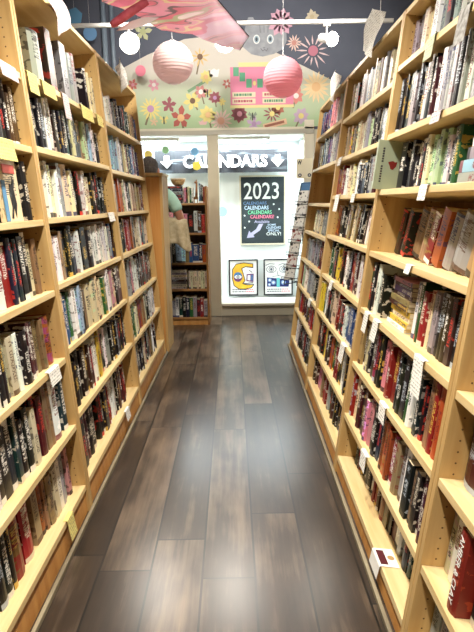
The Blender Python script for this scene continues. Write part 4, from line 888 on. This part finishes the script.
# unseen track added over the aisle to light shelves, floor and far wall
root = empty('track_rail', (-.1, 1.3, 3.2)); tag(root, 'added unseen white track lighting rail running along above the aisle', 'track rail')
m = MB(); m.box(-.017, .017, -2.6, 2.9, -.014, .014); m.build('rail', steel_m, root, bevel=.002)
for y in (-2.0, 0, 2.4):
    m = MB(); m.tube([(0,y,.012),(0,y,.299)], .003, seg=6); m.build('suspension_wire', steel_m, root)
for k, (y, ax) in enumerate(((-.9,.1), (.5,-.3), (1.5,.25), (2.5,-.35), (3.5,.2))):
    head(-.1, y, 3.2, (-.1+ax, y+.25, 0) if k < 4 else (.1, 6.2, 1.3), .06, .17, 'added unseen track light head over the aisle, %s along from the shop front' % ordinal(k+1), 120 if k < 4 else 110, angle=110, size=.06)
for k, (x, y) in enumerate(((-.9, 4.35), (.8, 4.35))):  # unseen rails and heads added to brighten the mural
    root = empty('track_rail', (x, y, 3.2)); tag(root, 'added unseen short white track rail above the %s row aimed at the mural' % ('left', 'right')[k], 'track rail')
    m = MB(); m.box(-.25, .25, -.017, .017, -.014, .299); m.build('rail', steel_m, root)
    head(x, y, 3.2, (x*.6, 6.2, 2.75), .06, .17, 'added unseen track light head above the %s bookcases turned to the mural' % ('left', 'right')[k], 38, angle=100, size=.06)

# ------------------------------------------------------------------ paper kite hanging at the top
root = empty('paper_kite', (0, 3.4, 2.4)); tag(root, 'large multicoloured paper bird kite hanging at the top of the aisle', 'kite')
def kite_mat():
    m = mat('kite_print', (222,110,140), .7); N, L = nt(m); b = N['Principled BSDF']
    tc = N.new('ShaderNodeTexCoord'); mp = N.new('ShaderNodeMapping'); mp.inputs['Rotation'].default_value = (0, -.32, 0); mp.inputs['Scale'].default_value = (1.5, 1, 15)
    no = N.new('ShaderNodeTexNoise'); no.inputs['Scale'].default_value = 1.3; no.inputs['Detail'].default_value = 1.5; no.inputs['Distortion'].default_value = .45
    rp = N.new('ShaderNodeValToRGB'); rp.color_ramp.interpolation = 'CONSTANT'; e = rp.color_ramp.elements
    cols = [(0,(244,236,238)), (.36,(238,214,228)), (.43,(232,140,164)), (.485,(236,226,178)), (.52,(236,176,190)), (.575,(120,116,108)), (.59,(226,130,146)), (.64,(190,204,160)), (.68,(246,236,232))]
    e[0].position = 0; e[0].color = (*lin(cols[0][1]), 1); e[1].position = cols[1][0]; e[1].color = (*lin(cols[1][1]), 1)
    for p_, c_ in cols[2:]: x = e.new(p_); x.color = (*lin(c_), 1)
    L.new(tc.outputs['Object'], mp.inputs[0]); L.new(mp.outputs[0], no.inputs['Vector']); L.new(no.outputs['Fac'], rp.inputs[0])
    sx = N.new('ShaderNodeSeparateXYZ'); L.new(tc.outputs['Object'], sx.inputs[0]); fade = N.new('ShaderNodeMapRange'); fade.inputs[1].default_value = -.35; fade.inputs[2].default_value = -.05; fade.inputs[3].default_value = .3; fade.inputs[4].default_value = .8; L.new(sx.outputs[0], fade.inputs[0])
    kc = mixc(N, L, fade.outputs[0], rp.outputs[0], lin((246,232,240))); L.new(kc, b.inputs['Base Color'])
    tr = N.new('ShaderNodeBsdfTranslucent'); L.new(kc, tr.inputs[0]); mx = N.new('ShaderNodeMixShader'); mx.inputs[0].default_value = .7
    L.new(b.outputs[0], mx.inputs[1]); L.new(tr.outputs[0], mx.inputs[2]); L.new(mx.outputs[0], N['Material Output'].inputs[0]); return m
km = kite_mat()
# wing: lofted between an upper and a lower edge (local coordinates, root at z 2.4)
up_ = [(-.86,.0,.22), (-.62,-.12,.24), (-.40,-.16,.25), (-.22,-.14,.20), (-.12,-.08,.03), (.075,.0,-.16)]
lo_ = [(-.78,.06,.06), (-.60,.04,-.01), (-.44,.06,-.10), (-.26,.08,-.12), (-.10,.06,-.19), (.02,.02,-.225)]
m = MB(); NR = 8; grid = []
def samp(E, t):
    f = t*(len(E)-1); i = min(int(f), len(E)-2); q = f-i; return Vector(E[i]).lerp(Vector(E[i+1]), q)
NT = 30
for off in (0, .004):
    for i in range(NT+1):
        a, b = samp(up_, i/NT), samp(lo_, i/NT)
        grid.append(m.add([a.lerp(b, j/NR) + Vector((0, off + .03*math.sin(j/NR*pi) * -1 + .008*math.sin(i*1.3), 0)) for j in range(NR+1)]))
for i in range(NT):
    for j in range(NR):
        a, b = grid[i], grid[i+1]; m.face([a+j, b+j, b+j+1, a+j+1]); a, b = grid[NT+1+i], grid[NT+2+i]; m.face([a+j, a+j+1, b+j+1, b+j])
for i in range(NT):
    for j in (0, NR): m.face([grid[i]+j, grid[i+1]+j, grid[NT+2+i]+j, grid[NT+1+i]+j])
for i in (0, NT):
    for j in range(NR): m.face([grid[i]+j, grid[i]+j+1, grid[NT+1+i]+j+1, grid[NT+1+i]+j])
m.build('wing', km, root, smooth=True)
m = MB(); m.tube([Vector(p)+Vector((0,-.006,0)) for p in up_[2:]] + [(.02,.015,-.228)], .0025, seg=8); m.build('edge_rod', black_m, root)
m = MB(); m.tube([(-.71,-.06,-.105),(-.69,-.06,-.095),(-.60,-.06,-.04),(-.50,-.05,.02)], [.014,.022,.024,.02], seg=14); m.build('rolled_tail', noisy('kite_pink_roll', (226,112,132), (210,90,112), (30,30,30), .7), root, smooth=True)
m = MB(); q = [(-.69,-.125),(-.60,-.075),(-.52,-.055),(-.44,-.06),(-.50,-.09),(-.60,-.118)]; m.prism(q[::-1], 'y', -.03, -.026); m.build('tail_feather', mat('kite_white', (238,222,226), .7), root)
m = MB(); m.tube([(-.45,-.16,.25),(-.45,-.16,1.099)], .0012, seg=5); m.tube([(-.15,-.1,.11),(-.15,-.1,1.099)], .0012, seg=5); m.build('string', black_m, root)
